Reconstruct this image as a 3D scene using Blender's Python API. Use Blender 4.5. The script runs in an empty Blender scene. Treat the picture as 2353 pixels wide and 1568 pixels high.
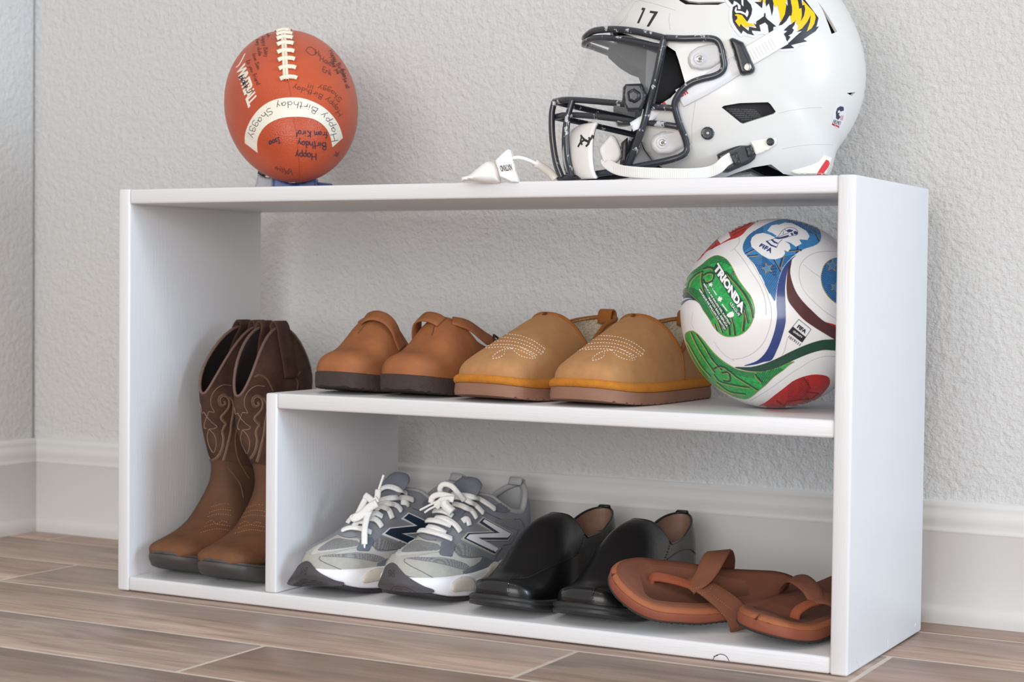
import bpy, bmesh, math, random
import numpy as np
from mathutils import Vector, Matrix
from mathutils.bvhtree import BVHTree
from mathutils.geometry import delaunay_2d_cdt
random.seed(7); np.random.seed(7)
scene = bpy.context.scene
COL = scene.collection
PI = math.pi
# ------------------------------------------------------------------ camera
F_PX, CAM, YAW, PITCH, ROLL = 4030.635, np.array([1.56325, -1.79595, 0.41549]), -0.49522, -0.03324, 0.0108
_cy, _sy, _cp, _sp, _cr, _sr = math.cos(YAW), math.sin(YAW), math.cos(PITCH), math.sin(PITCH), math.cos(ROLL), math.sin(ROLL)
FW = np.array([_sy*_cp, _cy*_cp, _sp]); _rt = np.array([_cy, -_sy, 0.0]); _up = np.cross(_rt, FW)
RT = _rt*_cr + _up*_sr; UP = -_rt*_sr + _up*_cr
cam_data = bpy.data.cameras.new('camera'); cam = bpy.data.objects.new('camera', cam_data); COL.objects.link(cam)
cam.matrix_world = Matrix(((RT[0], UP[0], -FW[0], CAM[0]), (RT[1], UP[1], -FW[1], CAM[1]), (RT[2], UP[2], -FW[2], CAM[2]), (0, 0, 0, 1)))
cam_data.sensor_width = 36.0; cam_data.lens = F_PX/2353*36.0
cam_data.clip_start = 0.05
cam_data.dof.use_dof = True; cam_data.dof.focus_distance = 2.06; cam_data.dof.aperture_fstop = 7.1
scene.camera = cam
def ray(px, py):
    d = FW + RT*((px-1176.5)/F_PX) + UP*((784-py)/F_PX)
    return d
def on_plane(px, py, n, d0):            # the point of a plane n.x = d0 seen at a pixel
    d = ray(px, py); n = np.asarray(n, float)
    return CAM + d*((d0 - n@CAM)/(n@d))
# ------------------------------------------------------------------ world, lights, exposure
world = bpy.data.worlds.new('world'); scene.world = world; world.use_nodes = True
wb = world.node_tree.nodes['Background']; wb.inputs[0].default_value = (1.0, 0.99, 0.98, 1); wb.inputs[1].default_value = 0.62
def area(name, loc, target, sx, sy, power, color, spread=180):
    l = bpy.data.lights.new(name, 'AREA'); l.shape = 'RECTANGLE'; l.size = sx; l.size_y = sy; l.energy = power; l.color = color
    l.spread = math.radians(spread)
    o = bpy.data.objects.new(name, l); COL.objects.link(o); o.location = loc
    o.rotation_euler = (Vector(target)-Vector(loc)).to_track_quat('-Z', 'Y').to_euler()
    return o
area('side_window_light', (8.0, -1.12, 2.1), (0.6, 0.0, 0.3), 1.45, 2.8, 320, (0.64, 0.83, 1.0))
area('front_fill_light', (1.75, -4.4, 1.05), (0.45, 0.0, 0.3), 3.4, 2.1, 132, (1.0, 0.985, 0.97))  # unseen soft fill, added in front to brighten the compartments
for i, (x, y) in enumerate([(0.30, -0.92), (1.30, -0.95)]):
    l = bpy.data.lights.new('downlight', 'SPOT'); l.energy = 13; l.color = (1.0, 0.86, 0.70); l.shadow_soft_size = 0.05; l.spot_size = math.radians(100); l.spot_blend = 0.6
    o = bpy.data.objects.new('downlight', l); COL.objects.link(o); o.location = (x, y, 2.6)
scene.view_settings.view_transform = 'Standard'; scene.view_settings.look = 'None'
scene.view_settings.gamma = 1.0; scene.view_settings.use_curve_mapping = False
scene.view_settings.exposure = 0.0
# ------------------------------------------------------------------ object helpers
def tag(o, label=None, cat=None, group=None, kind=None):
    if label: o['label'] = label
    if cat: o['category'] = cat
    if group: o['group'] = group
    if kind: o['kind'] = kind
    return o
def empty(name, loc, rz=0.0, label=None, cat=None, group=None, rot=None):
    o = bpy.data.objects.new(name, None); COL.objects.link(o); o.location = loc
    o.rotation_euler = rot if rot is not None else (0, 0, rz); o.empty_display_size = 0.02
    tag(o, label, cat, group); bpy.context.view_layer.update(); return o
def mesh(name, V, Fc, mat, parent=None, smooth=True, world=False, auto=None):
    me = bpy.data.meshes.new(name)
    V = [tuple(map(float, v)) for v in V]
    if world and parent is not None:
        bpy.context.view_layer.update()
        inv = parent.matrix_world.inverted()
        V = [tuple(inv @ Vector(v)) for v in V]
    me.from_pydata(V, [], [tuple(int(i) for i in f) for f in Fc]); me.validate()
    me.polygons.foreach_set('use_smooth', [smooth]*len(me.polygons))
    if auto is not None and smooth:
        me.set_sharp_from_angle(angle=math.radians(auto))
    o = bpy.data.objects.new(name, me); COL.objects.link(o)
    if mat: me.materials.append(mat)
    if parent: o.parent = parent
    return o
def fix_normals(o):
    bm = bmesh.new(); bm.from_mesh(o.data); bmesh.ops.recalc_face_normals(bm, faces=bm.faces); bm.to_mesh(o.data); bm.free(); return o
def box(name, a, b, mat, parent=None, bev=0.0, seg=2, taper=None):
    bm = bmesh.new(); bmesh.ops.create_cube(bm, size=1)
    for v in bm.verts:
        v.co = Vector([a[i] + (v.co[i]+.5)*(b[i]-a[i]) for i in range(3)])
        if taper: v.co = Vector(taper(v.co))
    if bev: bmesh.ops.bevel(bm, geom=bm.edges[:], offset=bev, segments=seg, profile=0.5, affect='EDGES')
    me = bpy.data.meshes.new(name); bm.to_mesh(me); bm.free()
    me.polygons.foreach_set('use_smooth', [bool(bev)]*len(me.polygons))
    if bev: me.set_sharp_from_angle(angle=math.radians(50))
    o = bpy.data.objects.new(name, me); COL.objects.link(o); me.materials.append(mat)
    if parent: o.parent = parent
    return o
def join_raw(*parts):
    V, Fc = [], []
    for v, f in parts:
        n = len(V); V += list(map(tuple, v)); Fc += [tuple(i+n for i in q) for q in f]
    return V, Fc
def frames(P, closed=False, up0=None):
    P = np.asarray(P, float); n = len(P)
    T = np.zeros_like(P)
    for i in range(n):
        a = P[(i-1) % n] if (closed or i > 0) else P[i]; b = P[(i+1) % n] if (closed or i < n-1) else P[i]
        t = b-a; T[i] = t/(np.linalg.norm(t)+1e-12)
    u = np.array(up0 if up0 is not None else (0, 0, 1.0)); 
    if abs(u@T[0]) > .95: u = np.array((1.0, 0, 0))
    N = np.zeros_like(P)
    for i in range(n):
        u = u-(u@T[i])*T[i]; u /= np.linalg.norm(u)+1e-12; N[i] = u
    return T, N, np.cross(T, N)
def tube_raw(P, r, seg=10, closed=False, cap=True, up0=None, flat=1.0):
    P = np.asarray(P, float); n = len(P); T, N, B = frames(P, closed, up0)
    R = np.full(n, r) if np.isscalar(r) else np.asarray(r)
    V = []; Fc = []
    for i in range(n):
        for k in range(seg):
            a = 2*PI*k/seg; V.append(P[i] + R[i]*(math.cos(a)*B[i] + flat*math.sin(a)*N[i]))
    m = n if closed else n-1
    for i in range(m):
        j = (i+1) % n
        for k in range(seg):
            l = (k+1) % seg; Fc.append((i*seg+k, i*seg+l, j*seg+l, j*seg+k))
    if cap and not closed:
        Fc.append(tuple(range(seg-1, -1, -1))); Fc.append(tuple((n-1)*seg+k for k in range(seg)))
    return V, Fc
def ribbon_raw(P, Nrm, w, t):            # flat strap along P, lying against normals Nrm
    P = np.asarray(P, float); Nrm = np.asarray(Nrm, float); n = len(P); T, _, _ = frames(P)
    W = np.full(n, w) if np.isscalar(w) else np.asarray(w)
    V = []; Fc = []
    for i in range(n):
        nn = Nrm[i]-(Nrm[i]@T[i])*T[i]; nn /= np.linalg.norm(nn)+1e-12; b = np.cross(T[i], nn)
        h = W[i]/2; e = t*0.5
        prof = [(-h, 0), (-h, t*.55), (-h+e, t), (-h*.4, t*1.05), (h*.4, t*1.05), (h-e, t), (h, t*.55), (h, 0)]
        for a, c in prof: V.append(P[i]+b*a+nn*c)
    k = 8
    for i in range(n-1):
        for q in range(k):
            l = (q+1) % k; Fc.append((i*k+q, (i+1)*k+q, (i+1)*k+l, i*k+l))
    Fc.append(tuple(range(k))); Fc.append(tuple((n-1)*k+q for q in range(k-1, -1, -1)))
    return V, Fc
def smooth_path(P, n=40, closed=False):
    P = np.asarray(P, float); m = len(P)
    if closed: idx = [P[(i) % m] for i in range(-1, m+2)]; segs = m
    else: idx = [2*P[0]-P[1]]+list(P)+[2*P[-1]-P[-2]]; segs = m-1
    out = []
    per = max(2, int(round(n/segs)))
    for s in range(segs):
        p0, p1, p2, p3 = [np.asarray(idx[s+k]) for k in range(4)]
        for k in range(per):
            t = k/per
            out.append(.5*((2*p1)+(-p0+p2)*t+(2*p0-5*p1+4*p2-p3)*t*t+(-p0+3*p1-3*p2+p3)*t**3))
    if not closed: out.append(P[-1])
    return np.array(out)
def pchip(xs, ys):                      # monotone cubic through control values
    xs = np.asarray(xs, float); ys = np.asarray(ys, float); h = np.diff(xs); d = np.diff(ys)/h; m = np.zeros(len(xs))
    for i in range(1, len(xs)-1):
        if d[i-1]*d[i] > 0: m[i] = 2*d[i-1]*d[i]/(d[i-1]+d[i])
    m[0] = d[0]; m[-1] = d[-1]
    def f(x):
        x = np.clip(np.asarray(x, float), xs[0], xs[-1]); i = np.clip(np.searchsorted(xs, x)-1, 0, len(xs)-2)
        t = (x-xs[i])/h[i]
        return (1+2*t)*(1-t)**2*ys[i]+t*(1-t)**2*h[i]*m[i]+t*t*(3-2*t)*ys[i+1]+t*t*(t-1)*h[i]*m[i+1]
    return f
def cr2(pts, n=None, closed=False):      # smooth a 2-D pixel outline
    return smooth_path([(p[0], p[1], 0) for p in pts], n or len(pts)*8, closed)[:, :2]
# ------------------------------------------------------------------ casting marks onto a surface
class Surf:
    def __init__(self, objs):
        bpy.context.view_layer.update()
        V, Fc = [], []
        dg = bpy.context.evaluated_depsgraph_get()
        for o in objs:
            e = o.evaluated_get(dg); me = e.to_mesh(); n = len(V); mw = o.matrix_world
            V += [mw @ v.co for v in me.vertices]; Fc += [tuple(i+n for i in p.vertices) for p in me.polygons]; e.to_mesh_clear()
        self.bvh = BVHTree.FromPolygons(V, Fc)
    def hit(self, px, py):
        d = ray(px, py); v = Vector(d).normalized(); h = self.bvh.ray_cast(Vector(CAM), v)
        if h[0] is None: return None, None
        n = h[1]
        if n.dot(v) > 0: n = -n
        return np.array(h[0]), np.array(n)
def resample(poly, step):
    out = []; n = len(poly)
    for i in range(n):
        a = np.array(poly[i], float); b = np.array(poly[(i+1) % n], float); k = max(1, int(np.linalg.norm(b-a)/step))
        for j in range(k): out.append(a+(b-a)*j/k)
    return out
def inside(p, poly):
    x, y = p; c = False; n = len(poly); j = n-1
    for i in range(n):
        xi, yi = poly[i][0], poly[i][1]; xj, yj = poly[j][0], poly[j][1]
        if ((yi > y) != (yj > y)) and x < (xj-xi)*(y-yi)/(yj-yi+1e-15)+xi: c = not c
        j = i
    return c
def tri_region(poly, holes=(), step=5.0, extra=()):
    pts = []; edges = []
    for loop in [poly]+list(holes):
        r = resample(loop, step); n0 = len(pts); pts += [Vector((float(p[0]), float(p[1]))) for p in r]
        edges += [(n0+i, n0+(i+1) % len(r)) for i in range(len(r))]
    nb = len(pts)
    bx = [p[0] for p in poly]; by = [p[1] for p in poly]
    y = min(by)+step*.5; k = 0
    while y < max(by):
        x = min(bx)+step*(.25 if k % 2 else .75)
        while x < max(bx):
            if inside((x, y), poly) and not any(inside((x, y), h) for h in holes): pts.append(Vector((x, y)))
            x += step
        y += step*.87; k += 1
    for e in extra:
        if inside(e, poly) and not any(inside(e, h) for h in holes): pts.append(Vector((float(e[0]), float(e[1]))))
    r = delaunay_2d_cdt(pts, edges, [], 0, 1e-6)
    vs, fs = r[0], r[2]
    keep = []
    for f in fs:
        c = (sum(vs[i][0] for i in f)/len(f), sum(vs[i][1] for i in f)/len(f))
        if inside(c, poly) and not any(inside(c, h) for h in holes): keep.append(tuple(f))
    return [(v[0], v[1]) for v in vs], keep
def lift(surf, P2, F2, off, drop=0.0006):
    H = [surf.hit(*p) for p in P2]
    F2 = [f for f in F2 if all(H[i][0] is not None for i in f)]
    dist = [None if h[0] is None else np.linalg.norm(h[0]-CAM) for h in H]
    F2 = [f for f in F2 if max(dist[i] for i in f)-min(dist[i] for i in f) < 0.02]
    used = sorted({i for f in F2 for i in f}); mp = {i: k for k, i in enumerate(used)}
    V = [H[i][0]+H[i][1]*off for i in used]; Fc = []
    for f in F2:
        f = [mp[i] for i in f]; a, b, c = V[f[0]], V[f[1]], V[f[2]]
        nrm = np.cross(b-a, c-a)
        if nrm@(CAM-a) < 0: f = f[::-1]
        Fc.append(tuple(f))
    cnt = {}
    for f in Fc:
        for i in range(len(f)):
            e = (f[i], f[(i+1) % len(f)]); cnt[e] = 1
    low = {}
    for (a, b) in list(cnt):
        if (b, a) not in cnt:
            for q in (a, b):
                if q not in low:
                    low[q] = len(V); h = H[used[q]]; V.append(h[0]-h[1]*drop)
            Fc.append((b, a, low[a], low[b]))
    return V, Fc
def decal(name, surf, poly, mat, parent, off=0.0004, step=5.0, holes=(), label=None):
    P2, F2 = tri_region(poly, holes, step); V, Fc = lift(surf, P2, F2, off)
    if not Fc: return None
    o = mesh(name, V, Fc, mat, parent, True, True, auto=40)
    if label: o['label'] = label
    return o
def decals(name, surf, polys, mat, parent, off=0.0004, step=5.0, label=None):
    parts = []
    for p in polys:
        P2, F2 = tri_region(p, (), step); parts.append(lift(surf, P2, F2, off))
    V, Fc = join_raw(*parts)
    if not Fc: return None
    o = mesh(name, V, Fc, mat, parent, True, True, auto=40)
    if label: o['label'] = label
    return o
def lines_on(name, surf, lines, mat, parent, w=0.0006, off=0.0003, label=None, dash=None, step=3.0, flat=.5):
    parts = []
    for L in lines:
        pts = []
        for a, b in zip(L[:-1], L[1:]):
            a = np.array(a, float); b = np.array(b, float); k = max(1, int(np.linalg.norm(b-a)/step))
            pts += [a+(b-a)*j/k for j in range(k)]
        pts.append(np.array(L[-1], float))
        segs = [pts]
        if dash:
            segs = []; cur = []; acc = 0; on_ = True
            fine = []
            for a, b in zip(pts[:-1], pts[1:]):
                k = max(1, int(np.linalg.norm(b-a)/0.8)); fine += [a+(b-a)*j/k for j in range(k)]
            fine.append(pts[-1])
            for a, b in zip(fine[:-1], fine[1:]):
                acc += np.linalg.norm(b-a)
                if on_: cur.append(a)
                if acc > (dash[0] if on_ else dash[1]):
                    if on_ and len(cur) > 1: segs.append([cur[0], cur[len(cur)//2], cur[-1]])
                    cur = []; on_ = not on_; acc = 0
        for s in segs:
            Q = []; Nn = []
            for p in s:
                h = surf.hit(*p)
                if h[0] is None: continue
                Q.append(h[0]+h[1]*off); Nn.append(h[1])
            if len(Q) < 2: continue
            dd = [np.linalg.norm(Q[i+1]-Q[i]) for i in range(len(Q)-1)]
            if max(dd) > 0.02: continue
            P = np.array(Q); T, _, _ = frames(P); V = []; Fc = []
            for i in range(len(P)):
                nn = Nn[i]; b = np.cross(T[i], nn); b /= np.linalg.norm(b)+1e-12
                V += [P[i]-b*w/2-nn*w*.5, P[i]-b*w*.25+nn*w*flat*.5, P[i]+b*w*.25+nn*w*flat*.5, P[i]+b*w/2-nn*w*.5]
            for i in range(len(P)-1):
                for q in range(3): Fc.append((i*4+q, i*4+q+1, (i+1)*4+q+1, (i+1)*4+q))
            parts.append((V, Fc))
    V, Fc = join_raw(*parts)
    if not Fc: return None
    o = mesh(name, V, Fc, mat, parent, True, True)
    if len(parts) > 1: o['kind'] = 'stuff'
    if label: o['label'] = label
    return o
def decal_smooth(name, surf, poly, mat, parent, off=0.002, step=4.0, iters=20, bulge=0.0, bpx=12.0, label=None):
    # a moulded piece laid over several stepped parts: its depth is smoothed so that it bridges the steps
    P2, F2 = tri_region(poly, (), step); n = len(P2); D = []
    for p in P2:
        h = surf.hit(*p); D.append(None if h[0] is None else float((h[0]-CAM)@FW))
    ok = [i for i in range(n) if D[i] is not None]
    if not ok: return None
    A = np.array([P2[i] for i in ok])
    for i in range(n):
        if D[i] is None: D[i] = D[ok[int(np.argmin(np.hypot(A[:, 0]-P2[i][0], A[:, 1]-P2[i][1])))]]+.001
    nb = [set() for _ in range(n)]
    for f in F2:
        for a in f:
            for b in f:
                if a != b: nb[a].add(b)
    D = np.array(D); md = float(np.median(D)); D = np.clip(D, md-.05, md+.05); D0 = D.copy()
    for _ in range(iters):
        E_ = np.array([np.mean([D[j] for j in nb[i]]) if nb[i] else D[i] for i in range(n)]); D = np.minimum(.5*D+.5*E_, D0+.0002)
    B = np.array(resample(poly, 1.5)); V = []
    for p, d in zip(P2, D):
        e = float(np.min(np.hypot(B[:, 0]-p[0], B[:, 1]-p[1]))); t = min(1, e/bpx); b = bulge*math.sqrt(max(0, 1-(1-t)**2))
        r = ray(*p); V.append(CAM+r*((d-off-b)/(r@FW)))
    Fc = []
    for f in F2:
        a, b, c = V[f[0]], V[f[1]], V[f[2]]
        Fc.append(tuple(f) if np.cross(b-a, c-a)@(CAM-a) > 0 else tuple(f[::-1]))
    cnt = {(f[i], f[(i+1) % 3]) for f in Fc for i in range(3)}; low = {}
    for (a, b) in list(cnt):
        if (b, a) not in cnt:
            for q in (a, b):
                if q not in low:
                    low[q] = len(V); v = V[q]; V.append(v+(v-CAM)/np.linalg.norm(v-CAM)*(off+.006))
            Fc.append((b, a, low[a], low[b]))
    o = mesh(name, V, Fc, mat, parent, True, True, auto=50)
    if label: o['label'] = label
    return o
def text_polys(body, bold=0.0, space=1.0, shear=0.0, res=2):
    cu = bpy.data.curves.new('lettering', 'FONT'); cu.body = body; cu.size = 1; cu.offset = bold; cu.space_character = space; cu.shear = shear; cu.resolution_u = res; cu.fill_mode = 'FRONT'
    cu.align_x = 'LEFT'
    o = bpy.data.objects.new('lettering', cu); COL.objects.link(o); bpy.context.view_layer.update()
    me = o.evaluated_get(bpy.context.evaluated_depsgraph_get()).to_mesh()
    V = np.array([v.co[:2] for v in me.vertices]); Fc = [tuple(p.vertices) for p in me.polygons]
    o.to_mesh_clear(); bpy.data.objects.remove(o); bpy.data.curves.remove(cu)
    if len(V):
        V = V-V.min(0); V = V/np.array([max(V[:, 0].max(), 1e-9), max(V[:, 1].max(), 1e-9)])
    return V, Fc
def text_on(name, surf, body, quad, mat, parent, off=0.0006, bold=0.0, space=1.0, curve=None, label=None, sub=True):
    # quad: pixels of lower-left, lower-right, upper-right, upper-left corners of the lettering
    V, Fc = text_polys(body, bold, space)
    bm = bmesh.new(); vs = [bm.verts.new((p[0], p[1], 0)) for p in V]
    for f in Fc:
        try: bm.faces.new([vs[i] for i in f])
        except ValueError: pass
    bmesh.ops.triangulate(bm, faces=bm.faces[:])
    if sub:
        for _ in range(2):
            es = [e for e in bm.edges if e.calc_length() > .12]
            if es: bmesh.ops.subdivide_edges(bm, edges=es, cuts=1)
            bmesh.ops.triangulate(bm, faces=bm.faces[:])
    bm.verts.ensure_lookup_table(); bm.verts.index_update()
    P = [(v.co.x, v.co.y) for v in bm.verts]; Fc = [tuple(v.index for v in f.verts) for f in bm.faces]; bm.free()
    q = [np.array(p, float) for p in quad]; P2 = []
    for (u, v) in P:
        if curve: P2.append(curve(u, v))
        else: P2.append(tuple((1-u)*(1-v)*q[0]+u*(1-v)*q[1]+u*v*q[2]+(1-u)*v*q[3]))
    V3, F3 = lift(surf, P2, Fc, off)
    if not F3: return None
    o = mesh(name, V3, F3, mat, parent, False, True)
    if label: o['label'] = label
    return o
# single-stroke hand lettering: glyphs as polylines in a unit box (x 0..w, y 0..1, descender below 0)
HG = {'H': (.7, [[(0, 0), (.05, 1)], [(.6, 0), (.62, 1)], [(0, .5), (.62, .52)]]), 'B': (.6, [[(0, 0), (.05, 1), (.4, .95), (.45, .7), (.08, .52), (.5, .45), (.52, .1), (0, 0)]]),
 'S': (.55, [[(.5, .85), (.25, 1), (.03, .8), (.15, .55), (.45, .4), (.45, .1), (.2, -.02), (0, .15)]]), 'K': (.6, [[(0, 0), (.05, 1)], [(.5, .95), (.08, .45), (.55, 0)]]), 'I': (.4, [[(.2, 0), (.2, 1)], [(0, 1), (.4, 1)], [(0, 0), (.4, 0)]]),
 'E': (.5, [[(.5, 1), (0, 1), (0, 0), (.5, 0)], [(0, .5), (.4, .5)]]), 'P': (.5, [[(0, 0), (.03, 1), (.45, .9), (.4, .55), (.03, .5)]]), 'J': (.5, [[(.1, 1), (.5, 1)], [(.35, 1), (.35, .15), (.15, 0), (0, .2)]]), 'D': (.55, [[(0, 0), (0, 1), (.4, .85), (.5, .5), (.4, .1), (0, 0)]]),
 'L': (.45, [[(0, 1), (0, 0), (.45, 0)]]), 'T': (.5, [[(.25, 0), (.25, 1)], [(0, 1), (.5, 1)]]), 'M': (.7, [[(0, 0), (.08, 1), (.35, .4), (.6, 1), (.68, 0)]]), 'Y': (.5, [[(0, 1), (.25, .5), (.5, 1)], [(.25, .5), (.25, 0)]]),
 'a': (.45, [[(.4, .5), (.15, .55), (0, .25), (.15, 0), (.38, .15), (.4, .5), (.42, .05)]]), 'b': (.4, [[(0, 1), (0, 0), (.3, 0), (.38, .3), (.2, .5), (0, .35)]]), 'p': (.42, [[(0, .5), (0, -.45)], [(0, .4), (.25, .55), (.4, .3), (.25, .02), (0, .1)]]),
 'y': (.42, [[(0, .5), (.18, .05)], [(.4, .5), (.05, -.45)]]), 'i': (.15, [[(.05, 0), (.05, .5)], [(.05, .7), (.07, .76)]]), 'r': (.3, [[(0, 0), (0, .5)], [(0, .3), (.12, .5), (.28, .5)]]), 't': (.32, [[(.15, 1), (.13, .05), (.28, 0)], [(0, .6), (.3, .62)]]),
 'h': (.4, [[(0, 1), (0, 0)], [(0, .35), (.2, .52), (.35, .35), (.36, 0)]]), 'd': (.45, [[(.4, 1), (.4, 0)], [(.4, .4), (.15, .55), (0, .25), (.15, 0), (.38, .12)]]), 'g': (.42, [[(.38, .45), (.12, .52), (0, .25), (.15, .02), (.38, .2)], [(.38, .5), (.38, -.3), (.15, -.45), (0, -.3)]]),
 'n': (.4, [[(0, 0), (0, .5)], [(0, .35), (.2, .52), (.35, .35), (.36, 0)]]), 's': (.35, [[(.32, .48), (.1, .52), (.05, .35), (.3, .18), (.2, 0), (0, .05)]]), 'e': (.4, [[(0, .25), (.38, .28), (.25, .52), (.05, .42), (.02, .1), (.2, 0), (.38, .08)]]), 'o': (.4, [[(.2, .5), (.02, .3), (.12, 0), (.35, .1), (.36, .4), (.2, .5)]]),
 'm': (.6, [[(0, 0), (0, .5)], [(0, .35), (.15, .52), (.28, .35), (.28, 0)], [(.28, .35), (.45, .52), (.56, .35), (.56, 0)]]), 'u': (.4, [[(0, .5), (.02, .1), (.2, 0), (.38, .15), (.38, .5), (.4, 0)]]), 'l': (.15, [[(.05, 1), (.05, 0)]]), 'k': (.38, [[(0, 1), (0, 0)], [(.32, .5), (.02, .22), (.36, 0)]]), 'v': (.38, [[(0, .5), (.18, 0), (.38, .5)]]), 'f': (.3, [[(.3, .95), (.12, .9), (.12, 0)], [(0, .5), (.26, .5)]]), '!': (.15, [[(.06, 1), (.05, .3)], [(.05, .05), (.06, 0)]]), "'": (.1, [[(.05, 1), (.05, .8)]]), '2': (.45, [[(0, .8), (.2, 1), (.4, .8), (0, 0), (.45, 0)]]), '1': (.15, [[(.05, 1), (.05, 0)]]), '7': (.45, [[(0, 1), (.42, 1), (.1, 0)]]), ' ': (.3, [])}
def hand(body, o, dx, dy, size, jit=0.04, gap=.13):
    # o: pixel origin; dx: unit direction of writing; dy: unit direction of letter height
    out = []; x = 0; dx = np.array(dx, float); dy = np.array(dy, float); o = np.array(o, float)
    for ch in body:
        w, st = HG.get(ch, (.3, []))
        for s in st:
            s2 = smooth_path([(p[0]+random.uniform(-jit, jit), p[1]+random.uniform(-jit, jit), 0) for p in s], len(s)*3) if len(s) > 2 else np.array([(p[0], p[1], 0) for p in s])
            out.append([tuple(o+size*((x+p[0])*dx+p[1]*dy)) for p in s2])
        x += w+gap
    return out
def hand_arc(body, pts, size, side=1, gap=.13, jit=.03):
    # writes along a pixel polyline
    P = np.array(cr2(pts, 60)); seg = np.linalg.norm(np.diff(P, axis=0), axis=1); cum = np.concatenate([[0], np.cumsum(seg)])
    tot = sum(HG.get(c, (.3, []))[0]+gap for c in body); sc = cum[-1]/tot
    out = []; x = 0
    for ch in body:
        w, st = HG.get(ch, (.3, []))
        for s in st:
            L = []
            for p in s:
                d = (x+p[0])*sc+random.uniform(-jit, jit)*sc; i = int(np.clip(np.searchsorted(cum, d)-1, 0, len(seg)-1)); t = (d-cum[i])/seg[i]
                b = P[i]+(P[i+1]-P[i])*t; tt = (P[i+1]-P[i])/seg[i]; nn = np.array([tt[1], -tt[0]])*side
                L.append(tuple(b+nn*p[1]*size))
            out.append(L)
        x += w+gap
    return out
# ------------------------------------------------------------------ materials
def new_mat(name):
    m = bpy.data.materials.new(name); m.use_nodes = True
    return m, m.node_tree, m.node_tree.nodes['Principled BSDF']
def srgb(r, g, b):
    f = lambda c: (c/255/12.92) if c/255 <= .04045 else ((c/255+.055)/1.055)**2.4
    return (f(r), f(g), f(b), 1)
def mat(name, col, rough=0.5, var=0.0, vscale=40, bump=0.0, bscale=300, metal=0.0, coat=0.0, sheen=0.0, spec=0.5, col2=None, stretch=(1, 1, 1), detail=4, bdist=0.001, crough=0.1, voro=False, alpha=1.0, trans=0.0, ior=1.45, contrast=0.0):
    m, nt, b = new_mat(name); N = nt.nodes; L = nt.links
    c = srgb(*col); b.inputs['Base Color'].default_value = c
    b.inputs['Roughness'].default_value = rough; b.inputs['Metallic'].default_value = metal
    b.inputs['Specular IOR Level'].default_value = spec; b.inputs['Coat Weight'].default_value = coat; b.inputs['Coat Roughness'].default_value = crough
    b.inputs['Sheen Weight'].default_value = sheen; b.inputs['IOR'].default_value = ior
    if sheen: b.inputs['Sheen Roughness'].default_value = .5; b.inputs['Sheen Tint'].default_value = c
    b.inputs['Alpha'].default_value = alpha; b.inputs['Transmission Weight'].default_value = trans
    tc = N.new('ShaderNodeTexCoord'); mp = N.new('ShaderNodeMapping'); mp.inputs['Scale'].default_value = stretch
    L.new(tc.outputs['Object'], mp.inputs['Vector'])
    if var or col2:
        n = N.new('ShaderNodeTexNoise'); n.inputs['Scale'].default_value = vscale; n.inputs['Detail'].default_value = detail; n.inputs['Roughness'].default_value = .6
        L.new(mp.outputs[0], n.inputs['Vector'])
        r = N.new('ShaderNodeValToRGB'); L.new(n.outputs['Fac'], r.inputs['Fac'])
        k1 = .5-.2*(1-contrast); r.color_ramp.elements[0].position = .3+.15*contrast; r.color_ramp.elements[1].position = .7-.15*contrast
        if col2: ca, cb = srgb(*col2), c
        else: ca = tuple(x*(1-var) for x in c[:3])+(1,); cb = tuple(min(1, x*(1+var)) for x in c[:3])+(1,)
        r.color_ramp.elements[0].color = ca; r.color_ramp.elements[1].color = cb
        L.new(r.outputs['Color'], b.inputs['Base Color'])
    if bump:
        if voro: n2 = N.new('ShaderNodeTexVoronoi'); n2.inputs['Scale'].default_value = bscale; out = n2.outputs['Distance']
        else: n2 = N.new('ShaderNodeTexNoise'); n2.inputs['Scale'].default_value = bscale; n2.inputs['Detail'].default_value = 3; out = n2.outputs['Fac']
        L.new(mp.outputs[0], n2.inputs['Vector'])
        bp = N.new('ShaderNodeBump'); bp.inputs['Strength'].default_value = bump; bp.inputs['Distance'].default_value = bdist
        L.new(out, bp.inputs['Height']); L.new(bp.outputs[0], b.inputs['Normal'])
    return m
# ------------------------------------------------------------------ the room
def wall_material():
    m, nt, b = new_mat('textured_wall_paint'); N = nt.nodes; L = nt.links
    b.inputs['Base Color'].default_value = srgb(213, 212, 211); b.inputs['Roughness'].default_value = .75; b.inputs['Specular IOR Level'].default_value = .25
    tc = N.new('ShaderNodeTexCoord')
    n1 = N.new('ShaderNodeTexNoise'); n1.inputs['Scale'].default_value = 120; n1.inputs['Detail'].default_value = 6; n1.inputs['Roughness'].default_value = .66; n1.inputs['Distortion'].default_value = .15
    n2 = N.new('ShaderNodeTexNoise'); n2.inputs['Scale'].default_value = 60; n2.inputs['Detail'].default_value = 2
    L.new(tc.outputs['Object'], n1.inputs['Vector']); L.new(tc.outputs['Object'], n2.inputs['Vector'])
    r = N.new('ShaderNodeValToRGB'); r.color_ramp.elements[0].position = .30; r.color_ramp.elements[1].position = .75
    L.new(n1.outputs['Fac'], r.inputs['Fac'])
    mx = N.new('ShaderNodeMath'); mx.operation = 'MULTIPLY_ADD'; mx.inputs[1].default_value = .8; L.new(r.outputs['Color'], mx.inputs[0]); L.new(n2.outputs['Fac'], mx.inputs[2])
    bp = N.new('ShaderNodeBump'); bp.inputs['Strength'].default_value = .95; bp.inputs['Distance'].default_value = .0026
    L.new(mx.outputs[0], bp.inputs['Height']); L.new(bp.outputs[0], b.inputs['Normal'])
    return m
M_WALL = wall_material()
M_TRIM = mat('semigloss_trim_paint', (222, 221, 220), rough=.28, spec=.6)
M_GROUT = mat('pale_grout', (206, 194, 184), rough=.85, var=.08, vscale=60)
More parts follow.
